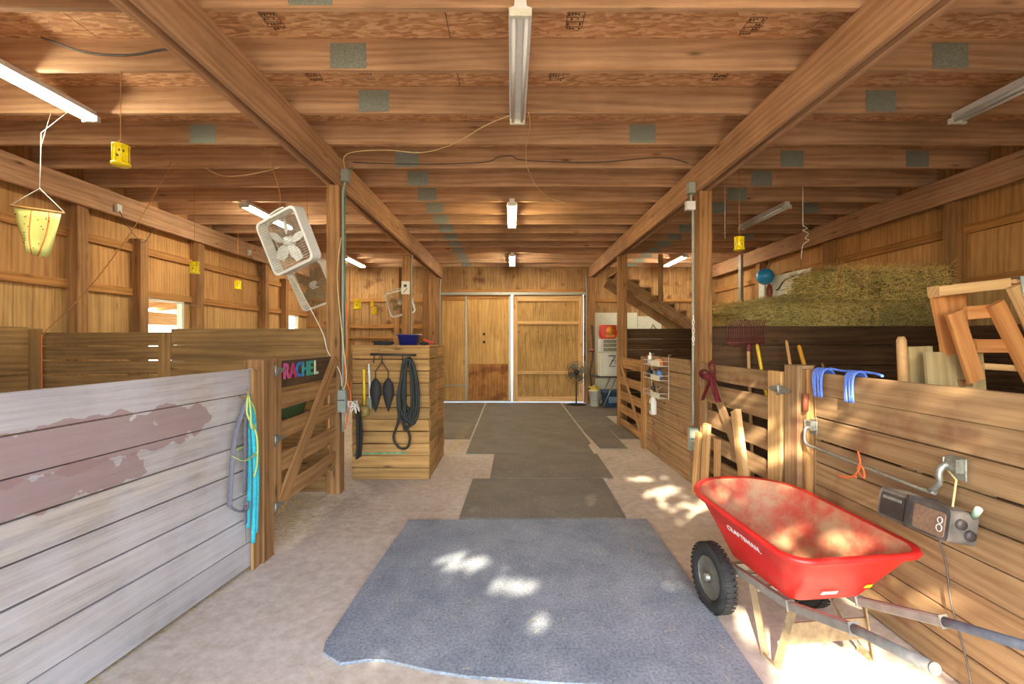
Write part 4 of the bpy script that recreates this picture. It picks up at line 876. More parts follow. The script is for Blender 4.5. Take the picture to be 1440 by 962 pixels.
# blue ropes over the fence
M['blue'] = plain('blue plastic rope', lin(96, 132, 226), .5, 0, .3, 60)
def hank(y, lab, n, w_):
    b = root('blue_rope', (2.03, y, 1.1), lab, 'rope', 'blue ropes looped over the fence top')
    for k in range(n):
        yy = y+(k-n/2)*w_; m = MB(); q = random.Random(k)
        m.tube(smooth_path([(2.09, yy+.01, 1.25), (2.08, yy, 1.34), (2.04, yy-.004, 1.372), (2.0, yy-.01, 1.35), (1.992-.004*(k % 2), yy-.015+q.uniform(-.01, .01), 1.28), (1.990, yy-.02+q.uniform(-.02, .01), 1.19)], 4), .007, 6); m.build('strand', M['blue'], b)
hank(2.98, 'blue rope hank looped over the fence top, nearer the gate post', 8, .012); hank(2.70, 'blue rope hank looped over the fence top, farther from the gate post', 7, .010)
m = MB(); m.tube(smooth_path([(2.06, 2.94, 1.375), (2.075, 2.85, 1.365), (2.07, 2.72, 1.37), (2.09, 2.62, 1.365), (2.08, 2.55, 1.355)], 5), .008, 6); tag(m.build('rope', M['blue']), 'blue cord lying along the fence top between the two hanks', 'rope')
m = MB(); m.tube([(1.975, 3.05, 1.2), (1.97, 3.05, 1.08)], .018, 8); tag(m.build('leather_tab', plain('brown leather', lin(120, 60, 34), .7)), 'small brown leather tab hanging under the first blue rope hank', 'strap')

# tools standing in the near stall
def stick(name, p0, p1, r, mat, lab, cat='handle'):
    t = root(name, p0, lab, cat); m = MB(); p0 = V(p0); p1 = V(p1); m.tube([p0, p0.lerp(p1, .9), p0.lerp(p1, .985), p1], lambda k: r*(1 if k < .95 else .6), 12); m.build('handle', mat, t); return t
M['handle'] = plain('worn wooden handle', lin(206, 160, 104), .6, 0, .2, 12)
t = stick('rake', (2.42, 4.55, 0), (2.50, 4.80, 1.46), .016, M['handle'], 'dark red plastic fan rake standing head up against the dark partition', 'rake')
M['rake'] = plain('dark red plastic', lin(112, 50, 46), .5, 0, .2)
m = MB()
for k in range(17):
    x = 2.29+k*.0245; m.tube([(2.52+(x-2.52)*.7, 4.82, 1.50), (x, 4.84, 1.53), (x+.05, 4.91, 1.74), (x+.07, 4.86, 1.775)], .0045, 5)
m.tube([(2.30, 4.84, 1.535), (2.69, 4.84, 1.535)], .008, 6); m.build('tines', M['rake'], t)
m = MB(); m.tube([(2.50, 4.80, 1.44), (2.51, 4.815, 1.52)], .026, 8); m.build('socket', M['rake'], t)
def fork(p0, p1, r, mat, lab, name='shovel'):
    t = stick(name, p0, p1, r, mat, lab, 'shovel'); x, y, z = p0
    m = MB(); m.board((x, y, .02), (x+(p1[0]-x)*.2, y+(p1[1]-y)*.2, .32), .24, .012, (1, 0, 0)); m.build('blade', M['darkgrey'], t)
fork((2.62, 4.35, .02), (2.58, 4.78, 1.52), .017, M['yellow_h'], 'bright yellow tool handle standing beside the red rake')
fork((2.88, 4.35, .02), (2.90, 4.80, 1.56), .015, M['handle'], 'thin grey wooden tool handle beside the orange yellow one')
fork((3.14, 4.3, .02), (3.03, 4.80, 1.51), .021, plain('orange yellow handle', lin(226, 160, 40), .5), 'thick orange yellow tool handle next to the gate post')
fork((3.3, 4.4, .02), (3.32, 4.86, 1.32), .013, M['cord_b'], 'dark thin tool handle low behind the blue ropes')
fork((2.72, 3.10, .02), (2.57, 3.0, 1.58), .028, M['handle'], 'thick pale wooden handle standing alone behind the fence top', 'post_driver')
# boards and saddle rack behind the near fence
M['ply'] = wood('old plywood offcut', lin(196, 176, 128), lin(158, 132, 84), knots=0, dirt=.3)
m = MB(91); m.board((2.90, 2.86, .02), (2.93, 3.02, 1.475), .38, .02, (1, 0, .03)); tag(m.build('plywood_sheet', M['ply']), 'plywood sheet leaning behind the fence, the front one', 'sheet')
m = MB(92); m.board((2.78, 3.0, .02), (2.80, 3.14, 1.515), .16, .05, (1, 0, .05), .006); tag(m.build('plywood_sheet', M['ply']), 'frayed thick board leaning behind the fence, partly hidden by the plywood sheet', 'board')
sr = root('saddle_rack', (3.1, 3.0, 0), 'slanted wooden rack draped with clear plastic behind the fence', 'rack')
M['pine'] = wood('orange pine', lin(226, 160, 96), lin(180, 108, 54), knots=.3, dirt=.15)
def brd(p0, p1, w_, t_, wd, nm='slat', mt='pine'): m = MB(int(abs(p0[0]*77+p0[2]*31))); m.board(p0, p1, w_, t_, wd); return m.build(nm, M[mt], sr, bevel=.003)
Yr = 2.95
brd((2.735, Yr, 1.87), (3.14, Yr-.05, 1.915), .065, .09, (0, 0, 1), 'top_rail', 'fresh')
brd((2.815, Yr+.06, 1.86), (3.03, Yr+.09, .95), .085, .03, (1, 0, .2), 'leg')
brd((2.98, Yr+.14, 1.86), (3.16, Yr+.16, .02), .20, .02, (1, 0, .2), 'back_panel')
brd((2.90, Yr-.04, 1.73), (3.14, Yr-.04, 1.75), .085, .03, (0, 0, 1), 'slat')
brd((2.96, Yr-.04, 1.52), (3.24, Yr-.04, 1.52), .085, .03, (0, 0, 1), 'slat')
brd((3.03, Yr-.02, 1.39), (3.34, Yr-.02, 1.37), .04, .03, (0, 0, 1), 'slat', 'fresh')
brd((2.80, Yr-.07, 1.735), (2.96, Yr-.05, 1.30), .10, .03, (1, 0, .35), 'leg')
brd((3.06, Yr-.07, 1.79), (3.62, Yr-.05, .72), .10, .035, (1, 0, .5), 'leg')
brd((3.14, Yr-.11, 1.90), (3.70, Yr-.10, .74), .085, .04, (1, 0, .45), 'leg', 'fresh')
brd((3.22, Yr-.06, 1.86), (3.80, Yr-.05, .60), .05, .09, (1, 0, .45), 'leg')
brd((3.30, Yr-.0, 1.86), (3.86, Yr, .64), .05, .09, (1, 0, .45), 'leg', 'fresh')
brd((2.98, Yr+.05, 1.3), (3.05, Yr+.05, .02), .10, .03, (1, 0, 0), 'leg', 'post'); brd((3.82, Yr, 1.0), (3.86, Yr, .02), .10, .06, (1, 0, 0), 'leg', 'post')
brd((2.98, Yr, .42), (3.86, Yr, .42), .1, .04, (0, 0, 1), 'slat'); brd((3.0, Yr-.03, .74), (3.86, Yr-.03, .74), .1, .04, (0, 0, 1), 'slat')
def film():
    mt, nt, b = newmat('clear plastic film'); b.inputs['Base Color'].default_value = lin(206, 214, 214); b.inputs['Roughness'].default_value = .25; b.inputs['Alpha'].default_value = .55; return mt
M['film'] = film(); rows = []; q = random.Random(3)
for i in range(14):
    t = i/13; xx = 3.10+.03*t; row = []
    for j in range(12):
        u = j/11; row.append(V((3.13+u*.55+t*.33, Yr-.16+.015*q.random()+.01*math.sin(j*2+i), 1.945-.09*(t > .05)-t*.45+.006*q.random())))
    rows.append(row)
rows = [[V((3.13+j/11*.55, Yr+.12, 1.945)) for j in range(12)], [V((3.13+j/11*.55, Yr-.15, 1.95)) for j in range(12)]]+rows[1:]
m = MB(); m.grid(rows, closed=False); o = m.build('plastic_wrap', M['film'], sr, label='clear plastic sheet'); s_ = o.modifiers.new('s', 'SOLIDIFY'); s_.thickness = .001
brd((3.14, Yr-.02, 1.925), (3.7, Yr-.02, 1.925), .2, .02, (0, 1, 0), 'top_board', 'fresh')

# hay bales
def hay_mat(name, a, b_, c_):
    mt, nt, b = newmat(name); tc = nd(nt, 'ShaderNodeTexCoord'); geo = nd(nt, 'ShaderNodeNewGeometry')
    q_ = nd(nt, 'ShaderNodeMapping'); q_.inputs['Scale'].default_value = (9, 60, 60); nt.links.new(tc.outputs['Object'], q_.inputs[0])
    n = nd(nt, 'ShaderNodeTexNoise'); n.inputs['Scale'].default_value = 1; n.inputs['Detail'].default_value = 6; n.inputs['Distortion'].default_value = 2; nt.links.new(q_.outputs[0], n.inputs['Vector'])
    c = ramp(nt, n.outputs[0], [(.34, a), (.5, b_), (.68, c_)]); c = mixc(nt, 1, c, ramp(nt, geo.outputs['Random Per Island'], [(0, g(.55)), (1, g(1.25))]), 'MULTIPLY'); oi = nd(nt, 'ShaderNodeObjectInfo'); c = mixc(nt, 1, c, ramp(nt, oi.outputs['Random'], [(0, (.62, .66, .60, 1)), (1, (1.15, 1.1, 1.0, 1))]), 'MULTIPLY')
    nt.links.new(c, b.inputs['Base Color']); b.inputs['Roughness'].default_value = .9
    bn = nd(nt, 'ShaderNodeBump'); bn.inputs['Strength'].default_value = 1; bn.inputs['Distance'].default_value = .02; nt.links.new(n.outputs[0], bn.inputs['Height']); nt.links.new(bn.outputs[0], b.inputs['Normal']); return mt
M['hay'] = hay_mat('dry hay', lin(84, 70, 34), lin(176, 156, 86), lin(236, 214, 130)); M['straw'] = hay_mat('pale straw', lin(190, 160, 84), lin(230, 206, 124), lin(250, 234, 164))
def bale(seed, L=.77, W=.45, H=.385, n=2800):
    q = random.Random(seed); b = root('hay_bale', (0, 0, 0)); m = MB(seed)
    def surf(face, u, v):
        return {0: V((u*L/2, -W/2, v*H/2)), 1: V((u*L/2, W/2, v*H/2)), 2: V((u*L/2, v*W/2, H/2)), 3: V((-L/2, u*W/2, v*H/2)), 4: V((L/2, u*W/2, v*H/2)), 5: V((u*L/2, v*W/2, -H/2))}[face]
    NR = {0: V((0, -1, 0)), 1: V((0, 1, 0)), 2: V((0, 0, 1)), 3: V((-1, 0, 0)), 4: V((1, 0, 0)), 5: V((0, 0, -1))}
    hl_ = [rrect(L/2-.015, W/2-.015, .05, 3)]
    rows = []
    for k in range(13):
        z = -H/2+.012+(H-.024)*k/12; sh = .035 if k in (0, 12) else .0
        pts = []
        P = rrect(L/2-.015-sh, W/2-.015-sh, .05, 3); P2 = []
        for i in range(len(P)):
            a_, c_ = P[i], P[(i+1) % len(P)]; dd = math.dist(a_, c_); st = max(1, int(dd/.05))
            for s2 in range(st): t = s2/st; P2.append((a_[0]+(c_[0]-a_[0])*t, a_[1]+(c_[1]-a_[1])*t))
        for (x, y) in P2: pts.append(V((x, y, z))+V((q.uniform(-1, 1), q.uniform(-1, 1), q.uniform(-.6, .6)))*.012)
        rows.append(pts)
    m.grid(rows, cap0=True, cap1=True); m.build('core', M['hay'], b)
    m = MB(seed+1)
    for _ in range(n):
        fc = q.choices([0, 1, 2, 3, 4], [5, 1, 4, 2, 2])[0]; p = surf(fc, q.uniform(-1, 1), q.uniform(-1, 1)); N = NR[fc]
        d_ = V((q.gauss(0, 1), q.gauss(0, 1), q.gauss(0, 1)*.8)); d_ = d_-N*d_.dot(N)*.85+N*abs(q.gauss(0, .16)); d_.normalize(); ln_ = q.uniform(.04, .13); s2 = d_.cross(N).normalized()*.0021
        p0 = p-N*.006; p1 = p+d_*ln_*.5+N*.008; p2 = p+d_*ln_+N*q.uniform(-.01, .012)-V((0, 0, .012))
        m.face([p0-s2, p0+s2, p1+s2, p1-s2]); m.face([p1-s2, p1+s2, p2+s2*.3, p2-s2*.3])
    o = m.build('loose_straw', M['straw'], b); o['kind'] = 'stuff'
    m = MB()
    for y in (-.12, .12): m.tube([(-L/2, y, -H/2), (-L/2-.002, y, H/2-.02), (-L/2+.03, y, H/2+.002), (L/2-.03, y, H/2+.002), (L/2+.002, y, H/2-.02), (L/2, y, -H/2)], .003, 4)
    m.build('twine', M['otw'], b); return b
b0 = bale(11); b1 = bale(12)
BL = [  # x, y, z centre, yaw, label
 (3.76, 5.46, 2.195, 90, 'upper hay bale turned end-on, nearest the white board', 0), (4.52, 5.31, 2.195, -1, 'topmost hay bale lying lengthwise against the wall above the dark partition', 1),
 (2.94, 5.31, 1.795, 2, 'hay bale in the row just above the dark partition, nearest the aisle', 1), (3.74, 5.32, 1.797, -1, 'hay bale in the row just above the dark partition, under the end-on bale', 0), (4.54, 5.31, 1.797, 1, 'hay bale in the row just above the dark partition, under the topmost bale', 1),
 (2.94, 5.80, 1.795, 3, 'hay bale in the back row nearest the aisle, topped with loose hay', 0), (3.74, 5.80, 1.797, 0, 'hay bale in the back row, hidden under the end-on bale', 1)]
first = [True, True]
for x, y, z, a, lab, k in BL:
    src = (b0, b1)[k]; b = src if first[k] else copy_tree(src); first[k] = False
    b.location = (x, y, z); b.rotation_euler = (0, 0, R(a)); tag(b, lab, 'hay bale', 'hay bales stacked behind the dark partition')
for lv in range(4):
    for i, x in enumerate((2.94, 3.74, 4.54)):
        for y in (5.32, 5.80):
            b = copy_tree((b0, b1)[(i+lv) % 2]); b.location = (x, y, .197+.4*lv); b.rotation_euler = (0, 0, 0); tag(b, 'hay bale in the lower part of the stack hidden by the dark partition', 'hay bale', 'hay bales stacked behind the dark partition')
# loose hay on the stack and along the floor edges
def loose(name, pts_fn, n, lab, mat, seed, ln=(.05, .14), wd=.0018):
    q = random.Random(seed); m = MB(seed)
    for _ in range(n):
        p, up = pts_fn(q); a = q.uniform(0, 6.28); e_ = q.uniform(-.1, .5)*up; d_ = V((math.cos(a)*math.cos(e_), math.sin(a)*math.cos(e_), math.sin(e_))); l_ = q.uniform(*ln); s2 = V((-math.sin(a), math.cos(a), 0))*wd
        p1 = p+d_*l_*.5+V((0, 0, .005*up)); p2 = p+d_*l_
        m.face([p-s2, p+s2, p1+s2, p1-s2]); m.face([p1-s2, p1+s2, p2+s2*.3, p2-s2*.3])
    o = m.build(name, mat); tag(o, lab, 'hay', kind='stuff'); return o
loose('loose_hay', lambda q: ((lambda x, y: (V((x, y, 1.99+.1*max(0, 1-abs(x-3.2)/.5)*q.random()**1.2-max(0, 2.95-x)*.3)), 1))(q.uniform(2.45, 3.35), q.uniform(5.02, 6.0))), 5200, 'loose heap of hay spilling over the bales toward the aisle', M['straw'], 5)
def edge_l(q):
    t = q.random(); return V((-1.85+.0-(1-t)*.17+abs(q.gauss(0, .035)), 1.5+t*1.7, .004+q.uniform(0, .008))), .15
loose('floor_hay', edge_l, 700, 'wisps of hay along the foot of the weathered fence', M['straw'], 6, (.03, .09), .0015)
loose('floor_hay', lambda q: (V((-2.1+q.gauss(.12, .2), q.uniform(3.5, 4.55), .004+q.uniform(0, .012))), .2), 1100, 'hay scattered on the floor under the name-sign gate', M['straw'], 7, (.03, .1), .0015)
loose('floor_hay', lambda q: (V((-.78+q.uniform(-.1, .05), q.uniform(6.2, 8.2), .004+q.uniform(0, .03))), .2), 400, 'hay scattered beside the mats behind the feed box', M['straw'], 8, (.03, .1), .0015)
loose('floor_hay', lambda q: (V((q.uniform(-1.5, 1.6), q.uniform(1.8, 6), .018)), .02), 160, 'stray stalks of hay across the aisle floor', M['straw'], 9, (.03, .08), .0012)
loose('floor_hay', lambda q: (V((1.98+q.uniform(-.1, .12), q.uniform(6.8, 8.2), .004+q.uniform(0, .02))), .2), 300, 'dark hay wisps below the farthest slatted gate', M['hay'], 10, (.03, .1), .0015)

# things on the hay side wall
bk = root('blue_tub', (4.78, 8.7, 2.55), 'round blue tub hanging high on the wall beside the white board', 'tub')
m = MB(); m.lathe([(.001, -.10), (.09, -.095), (.135, -.05), (.15, .0), (.155, .10), (.16, .11), (.145, .10), (.13, .0), (.001, -.08)], (4.86, 8.72, 2.80), (.55, .83, 0), 24); m.build('shell', plain('bright blue plastic', lin(40, 150, 220), .3, 0, .08), bk)
m = MB(); m.tube([(4.9, 8.8, 2.92), (4.96, 8.8, 3.0), (5.03, 8.85, 3.16)], .005, 5); m.build('hanging_string', M['cord_w'], bk)
m = MB(); [m.tube([V((4.93+.01*k, 8.72+.065*math.cos(a)*.9, 2.50+.14*math.sin(a))) for a in [2*math.pi*j/16 for j in range(16)]], .013, 6, closed=True) for k in range(4)]
m.tube([(4.95, 8.74, 2.6), (5.06, 8.74, 2.7), (5.16, 8.74, 2.72)], .008, 6); tag(m.build('rope_coil', plain('red brown rope', lin(150, 66, 56), .8, 0, .3, 70)), 'red brown coiled rope hanging below the blue tub', 'rope')
wb = root('display_board', (5.0, 8.2, 2.2), 'white board with black curved drawing leaning on the wall behind the hay', 'board')
m = MB(); m.board((5.02, 7.62, 2.45), (5.02, 8.95, 2.47), .66, .02, (0, 0, 1)); m.build('panel', M['offwhite'], wb)
m = MB(); m.tube(smooth_path([(5.005, 8.60, 2.52), (5.005, 8.52, 2.53), (5.005, 8.44, 2.6), (5.005, 8.3, 2.68), (5.005, 8.05, 2.70)], 4), .012, 6); m.tube(smooth_path([(5.005, 8.5, 2.50), (5.005, 8.3, 2.50), (5.005, 8.05, 2.5)], 4), .005, 6)
m.tube(smooth_path([(5.005, 8.52+.0, 2.2), (5.005, 8.5, 2.32), (5.005, 8.4, 2.39), (5.005, 8.28, 2.39), (5.005, 8.18, 2.32)], 4), .014, 6); m.tube([V((5.005, 8.36+.07*math.cos(a), 2.27+.08*math.sin(a))) for a in [2*math.pi*j/14 for j in range(14)]], .012, 6, closed=True)
m.build('drawing', M['black'], wb, label='black curved lines')
m = MB(); m.box(4.99, 5.02, 8.98, 9.18, 0, 2.72); tag(m.build('white_panel', M['offwhite']), 'narrow white panel behind the red brown rope coil', 'panel')
m = MB(95); m.box(4.94, 5.0, 9.8, 9.9, 1.8, 3.42); tag(m.build('metal_post', M['galv']), 'thin galvanised post near the far corner of the hay side wall', 'post')
# ------------------------------------------------------------------ wheelbarrow
wbr = root('wheelbarrow', (0, 0, 0), 'red plastic wheelbarrow with two wheels and grey handles, tray dusty with soil', 'wheelbarrow')
def red_mat(dusty):
    mt, nt, b = newmat('red tray plastic'+(' dusty' if dusty else '')); tc = nd(nt, 'ShaderNodeTexCoord')
    n = nd(nt, 'ShaderNodeTexNoise'); n.inputs['Scale'].default_value = 5 if dusty else 9; n.inputs['Detail'].default_value = 7; n.inputs['Roughness'].default_value = .65; nt.links.new(tc.outputs['Object'], n.inputs['Vector'])
    red = lin(212, 34, 30)
    c = ramp(nt, n.outputs[0], [(.32, lin(186, 52, 44)), (.45, lin(180, 96, 70)), (.58, lin(176, 136, 100))] if dusty else [(.3, lin(198, 30, 28)), (.7, lin(222, 44, 36))])
    nt.links.new(c, b.inputs['Base Color']); b.inputs['Roughness'].default_value = .7 if dusty else .4; return mt
M['red'] = red_mat(False); M['red_d'] = red_mat(True)
def tray_ring(hw, y0, y1, rf, rb, z0, z1=None, n=7):
    z1 = z0 if z1 is None else z1; out = []
    for (sx, ys, rr_, a0) in ((1, 1, rf, 0), (-1, 1, rf, 90), (-1, -1, rb, 180), (1, -1, rb, 270)):
        cy = y1-rr_ if ys > 0 else y0+rr_
        for k in range(n+1):
            a = R(a0+90*k/n); x = sx*(hw-rr_)+rr_*math.cos(a); y = cy+rr_*math.sin(a); t = (y-y0)/(y1-y0); out.append(V((x, y, z0+(z1-z0)*t)))
    return out
def dens(rings):    # subdivide the long straight runs so noise-free shading stays smooth
    return rings
outer = [tray_ring(.17, -.24, .26, .10, .05, .315), tray_ring(.19, -.27, .30, .13, .06, .33), tray_ring(.255, -.36, .42, .2, .09, .46, .50), tray_ring(.315, -.44, .53, .27, .10, .585, .635)]
lip = [tray_ring(.335, -.46, .555, .29, .11, .585, .635), tray_ring(.345, -.47, .565, .30, .115, .60, .65), tray_ring(.338, -.463, .558, .295, .11, .615, .665), tray_ring(.315, -.44, .53, .27, .10, .612, .66)]
m = MB(); m.grid(outer+lip, cap0=True, us=.3); tray = m.build('tray', M['red'], wbr)
inner = [tray_ring(.314, -.439, .529, .27, .10, .611, .659), tray_ring(.25, -.352, .412, .2, .085, .465, .505), tray_ring(.185, -.262, .292, .13, .055, .34), tray_ring(.165, -.235, .255, .1, .05, .325)]
m = MB(); m.grid(inner, us=.3, cap1=True); m.build('tray_lining', M['red_d'], wbr, label='soil dusted tray inside')
# lettering on the left side, stickers on the rear
def face_matrix(o_, ex, ey): ez = ex.cross(ey).normalized(); ex = ex.normalized(); ey = ez.cross(ex); return Matrix(((ex.x, ey.x, ez.x, o_.x), (ex.y, ey.y, ez.y, o_.y), (ex.z, ey.z, ez.z, o_.z), (0, 0, 0, 1)))
upL = (V((-.315, 0, .61))-V((-.255, 0, .48))); Mx = face_matrix(V((-.283, -.05, .535)), V((0, -1, -.035)), V((-.42, 0, 1)))
Mx = Matrix.Translation(Mx.to_3x3() @ V((0, 0, .006))) @ Mx
text('CRAFTSMAN.', .043, M['white'], 'lettering', tray, Mx, .001, bold=.0003, sp=1.12)
rn = V((0, -.44, .585))-V((0, -.36, .46))
def sticker(x, z, w_, h_, mat, nm):
    t = (z-.46)/(.585-.46); y = -.36-.08*t; Mx = face_matrix(V((x, y-.006, z)), V((1, 0, 0)), rn); m = MB(); m.prism([(-w_, -h_), (w_, -h_), (w_, h_), (-w_, h_)], 0, .001, Mx); m.build('sticker', mat, tray, label=nm)
sticker(-.04, .385, .040, .011, M['white'], 'white sticker'); sticker(.14, .415, .018, .012, plain('yellow sticker', lin(222, 206, 40), .4), 'yellow sticker')
for sx in (-1, 1):
    x = sx*.285
    m = MB(); prof = []
    for k in range(15): a = math.pi*2*k/14; prof.append((.150+.040*math.sin(a), .043*math.cos(a)))
    m.lathe(prof, (x, .234, .19), (1, 0, 0), 36); 
    for k in range(40):
        a = 2*math.pi*k/40; 
        for s2 in (-1, 1): c_ = V((x+s2*.018, .234+.189*math.cos(a), .19+.189*math.sin(a))); t_ = V((0, -math.sin(a), math.cos(a)))*.009; m.board(c_-t_, c_+t_, .03, .003, (1, 0, 0))
    wh = m.build('wheel', M['black'], wbr)
    m = MB(); m.lathe([(.112, -.03), (.118, -.028), (.105, -.02), (.08, -.012), (.04, -.018), (.03, -.03), (.03, .03), (.04, .018), (.08, .012), (.105, .02), (.118, .028), (.112, .03)], (x, .234, .19), (1, 0, 0), 28); o = m.build('rim', plain('grey wheel rim', lin(120, 116, 108), .5, .5, .2), wh); 
    m = MB(); m.lathe([(.001, -.05), (.02, -.05), (.022, .05), (.001, .05)], (x, .234, .19), (1, 0, 0), 16); m.build('hub', M['galv'], wh)
m = MB(); m.tube([(-.32, .234, .19), (.32, .234, .19)], .009, 8); m.build('axle', M['galv'], wbr)
M['hand'] = plain('grey weathered handle', lin(150, 144, 134), .5, .2, .25, 20); M['grip'] = plain('dark grip', lin(92, 96, 104), .6, 0, .25)
for sx in (-1, 1):
    p = [V((sx*.20, .28, .262)), V((sx*.18, -.25, .295)), V((sx*.20, -.62, .42)), V((sx*.235, -.95, .505))]
    m = MB(3); m.board(p[0], p[1], .038, .034, (0, 0, 1)); m.board(p[1], p[2], .040, .034, (0, 0, 1)); m.build('handle', M['hand'], wbr, bevel=.005)
    m = MB(); m.tube([p[2], p[2].lerp(p[3], .15), p[2].lerp(p[3], .3), p[3]], .019, 12); m.build('grip', M['grip'] if sx > 0 else plain('worn grey grip', lin(130, 128, 124), .6, 0, .3), wbr)
    m = MB(); m.tube([p[3], p[3]+(p[3]-p[2]).normalized()*.006], .0195, 12); m.build('end_cap', M['galv'], wbr)
M['leg'] = plain('rusty tan steel leg', lin(150, 128, 96), .6, .3, .35, 30)
for sx in (-1, 1):
    for a, b_ in (((sx*.19, .02, .27), (sx*.25, -.17, .012)), ((sx*.25, -.17, .012), (sx*.25, -.25, .012)), ((sx*.25, -.25, .012), (sx*.185, -.27, .29))):
        m = MB(5); m.board(a, b_, .036, .010, (1, 0, 0)) if False else m.board(a, b_, .034, .008, (sx*.3, .9, .4)); m.build('leg', M['leg'], wbr)
m = MB(6); m.box(-.215, .215, -.262, -.254, .12, .22); m.build('cross_plate', M['leg'], wbr)
m = MB(7); m.box(-.19, .19, .0, .02, .225, .25); m.build('cross_bar', M['galv'], wbr)
m = MB(7); m.box(-.2, .2, .22, .25, .225, .262); m.build('cross_bar', M['galv'], wbr)
wbr.location = (1.47, 2.42, .004); wbr.rotation_euler = (0, 0, R(6.6))

# ------------------------------------------------------------------ racks on the middle fence
M['wire'] = plain('white wire', lin(226, 222, 208), .4)
br = root('wire_rack', (1.90, 6.0, .95), 'white three tier wire basket rack hanging on the plank fence', 'rack')
ya, yb = 5.62, 6.3
for z in (1.24, 1.06, .84):
    m = MB(); 
    for zz in (z, z+.06): m.tube([(1.94, ya, zz), (1.83, ya, zz), (1.83, yb, zz), (1.94, yb, zz)], .004, 5)
    for k in range(9): yy = ya+(yb-ya)*k/8; m.tube([(1.94, yy, z), (1.83, yy, z), (1.83, yy, z+.06)], .0025, 4)
    m.build('basket', M['wire'], br)
    m = MB(); m.box(1.822, 1.826, ya, ya+.34, z-.005, z+.055); m.build('label_strip', M['offwhite'], br)
m = MB(); 
for y in (ya, yb): m.tube([(1.945, y, .82), (1.945, y, 1.38), (1.975, y, 1.375)], .005, 5)
m.build('rail', M['wire'], br)
def bottle(x, y, z, r, h, mat, lab, lay=False, cap='black', rot=None):
    b = root('bottle', (0, 0, 0), lab, 'bottle', 'bottles and jars in the wire rack'); m = MB(); m.lathe([(.001, 0), (r, .002), (r, h*.62), (r*.8, h*.72), (r*.35, h*.8), (r*.35, h*.88), (.001, h*.88)], n=14); m.build('body', mat, b)
    m = MB(); m.lathe([(.001, h*.86), (r*.42, h*.86), (r*.42, h), (.001, h)], n=12); m.build('cap', M[cap], b); b.location = (x, y, z)
    if lay: b.rotation_euler = (R(80), 0, R(lay))
bottle(1.885, 6.18, 1.247, .03, .15, M['white'], 'white bottle standing on the top tier at the far end', cap='white'); bottle(1.89, 6.0, 1.275, .032, .17, M['offwhite'], 'pale bottle lying on the top tier', lay=15)
bottle(1.885, 5.74, 1.247, .028, .10, plain('orange bottle', lin(226, 130, 70), .4), 'small orange bottle on the top tier'); bottle(1.885, 6.2, 1.066, .04, .13, M['black'], 'black jar on the middle tier')
bottle(1.885, 5.78, 1.066, .035, .14, plain('steel blue bottle', lin(80, 120, 170), .4), 'blue bottle on the middle tier near its end'); bottle(1.885, 5.95, 1.066, .035, .12, plain('dull blue jar', lin(96, 120, 140), .5), 'dull blue jar in the middle of the middle tier')
bottle(1.885, 6.05, .846, .03, .15, M['darkgrey'], 'dark bottle on the lowest tier beside the brush'); bottle(1.885, 5.85, .846, .03, .12, plain('brown bottle', lin(120, 90, 70), .4), 'brown bottle on the lowest tier')
sb = root('spray_bottle', (1.83, 5.95, .55), 'white spray bottle with yellow and black trigger hanging below the wire rack', 'bottle')
q = lambda x, y, z: V((1.845+x, 5.93+y, .60+z))
m = MB(); m.grid([[q(*(p_[0]*.6, p_[1], z)) for p_ in rrect(hw, hw, hw*.5, 3)] for hw, z in ((.055, 0), (.062, .01), (.062, .16), (.045, .20), (.02, .235), (.018, .25))], cap0=True, cap1=True); m.build('body', M['white'], sb)
m = MB(); m.tube([q(0, 0, .25), q(0, 0, .28)], .024, 10); m.tube([q(0, .0, .285), q(0, .08, .30)], .016, 8); m.build('nozzle', M['yellow'], sb)
m = MB(); m.tube([q(0, -.01, .285), q(0, -.09, .30)], .018, 8); m.tube([q(0, .045, .29), q(0, .06, .22)], .007, 6); m.build('trigger', M['black'], sb)
m = MB(); m.board(q(-.039, .0, .05), q(-.039, 0, .14), .055, .002, (0, 1, 0)); m.build('label_patch', plain('green label', lin(120, 150, 60), .5, 0, .4, 40), sb)
m = MB(); m.tube([q(0, -.05, .30), q(.06, -.05, .34), q(.10, -.05, .36)], .004, 5); m.build('hook', M['wire'], sb)

# ------------------------------------------------------------------ far corner: fan, bucket, shelf
pf = root('pedestal_fan', (1.58, 11.0, .015), 'black pedestal fan with wire cage beside the sliding door', 'fan')
fx, fy, fz = 1.57, 10.92, .80
m = MB(); m.lathe([(.001, .035), (.10, .03), (.23, .01), (.24, 0), (.001, 0)], (fx, 11.0, .016), n=28); m.build('base', M['black'], pf)
m = MB(); m.tube([(fx, 11.0, .03), (fx, 11.0, .74)], .016, 10); m.build('pole', M['black'], pf)
m = MB(); m.lathe([(.001, 0), (.06, .01), (.065, .1), (.04, .15), (.001, .15)], (fx, fy+.02, fz), (0, 1, 0), 18); m.tube([(fx, 11.0, .72), (fx, 11.0, fz)], .025, 8); m.build('motor', M['black'], pf)
m = MB()
for k in range(4):
    a0 = k*math.pi/2+.4; rows = []
    for i in range(6): r_ = .05+.17*i/5; rows.append([V((fx+r_*math.cos(a0+(j/4-.5)*1.05), fy-.02+(j/4-.5)*.06, fz+r_*math.sin(a0+(j/4-.5)*1.05))) for j in range(5)])
    m.grid(rows, closed=False)
m.build('blades', plain('grey fan blade', lin(120, 116, 96), .5, .3), pf)
m = MB()
for r_ in (.27, .2, .13, .06): 
    for dy in ((-.06, .05) if r_ < .27 else (0,)): m.tube([V((fx+r_*math.cos(a), fy+dy*(1-r_/.27*.6), fz+r_*math.sin(a))) for a in [2*math.pi*j/36 for j in range(36)]], .0035, 4, closed=True)
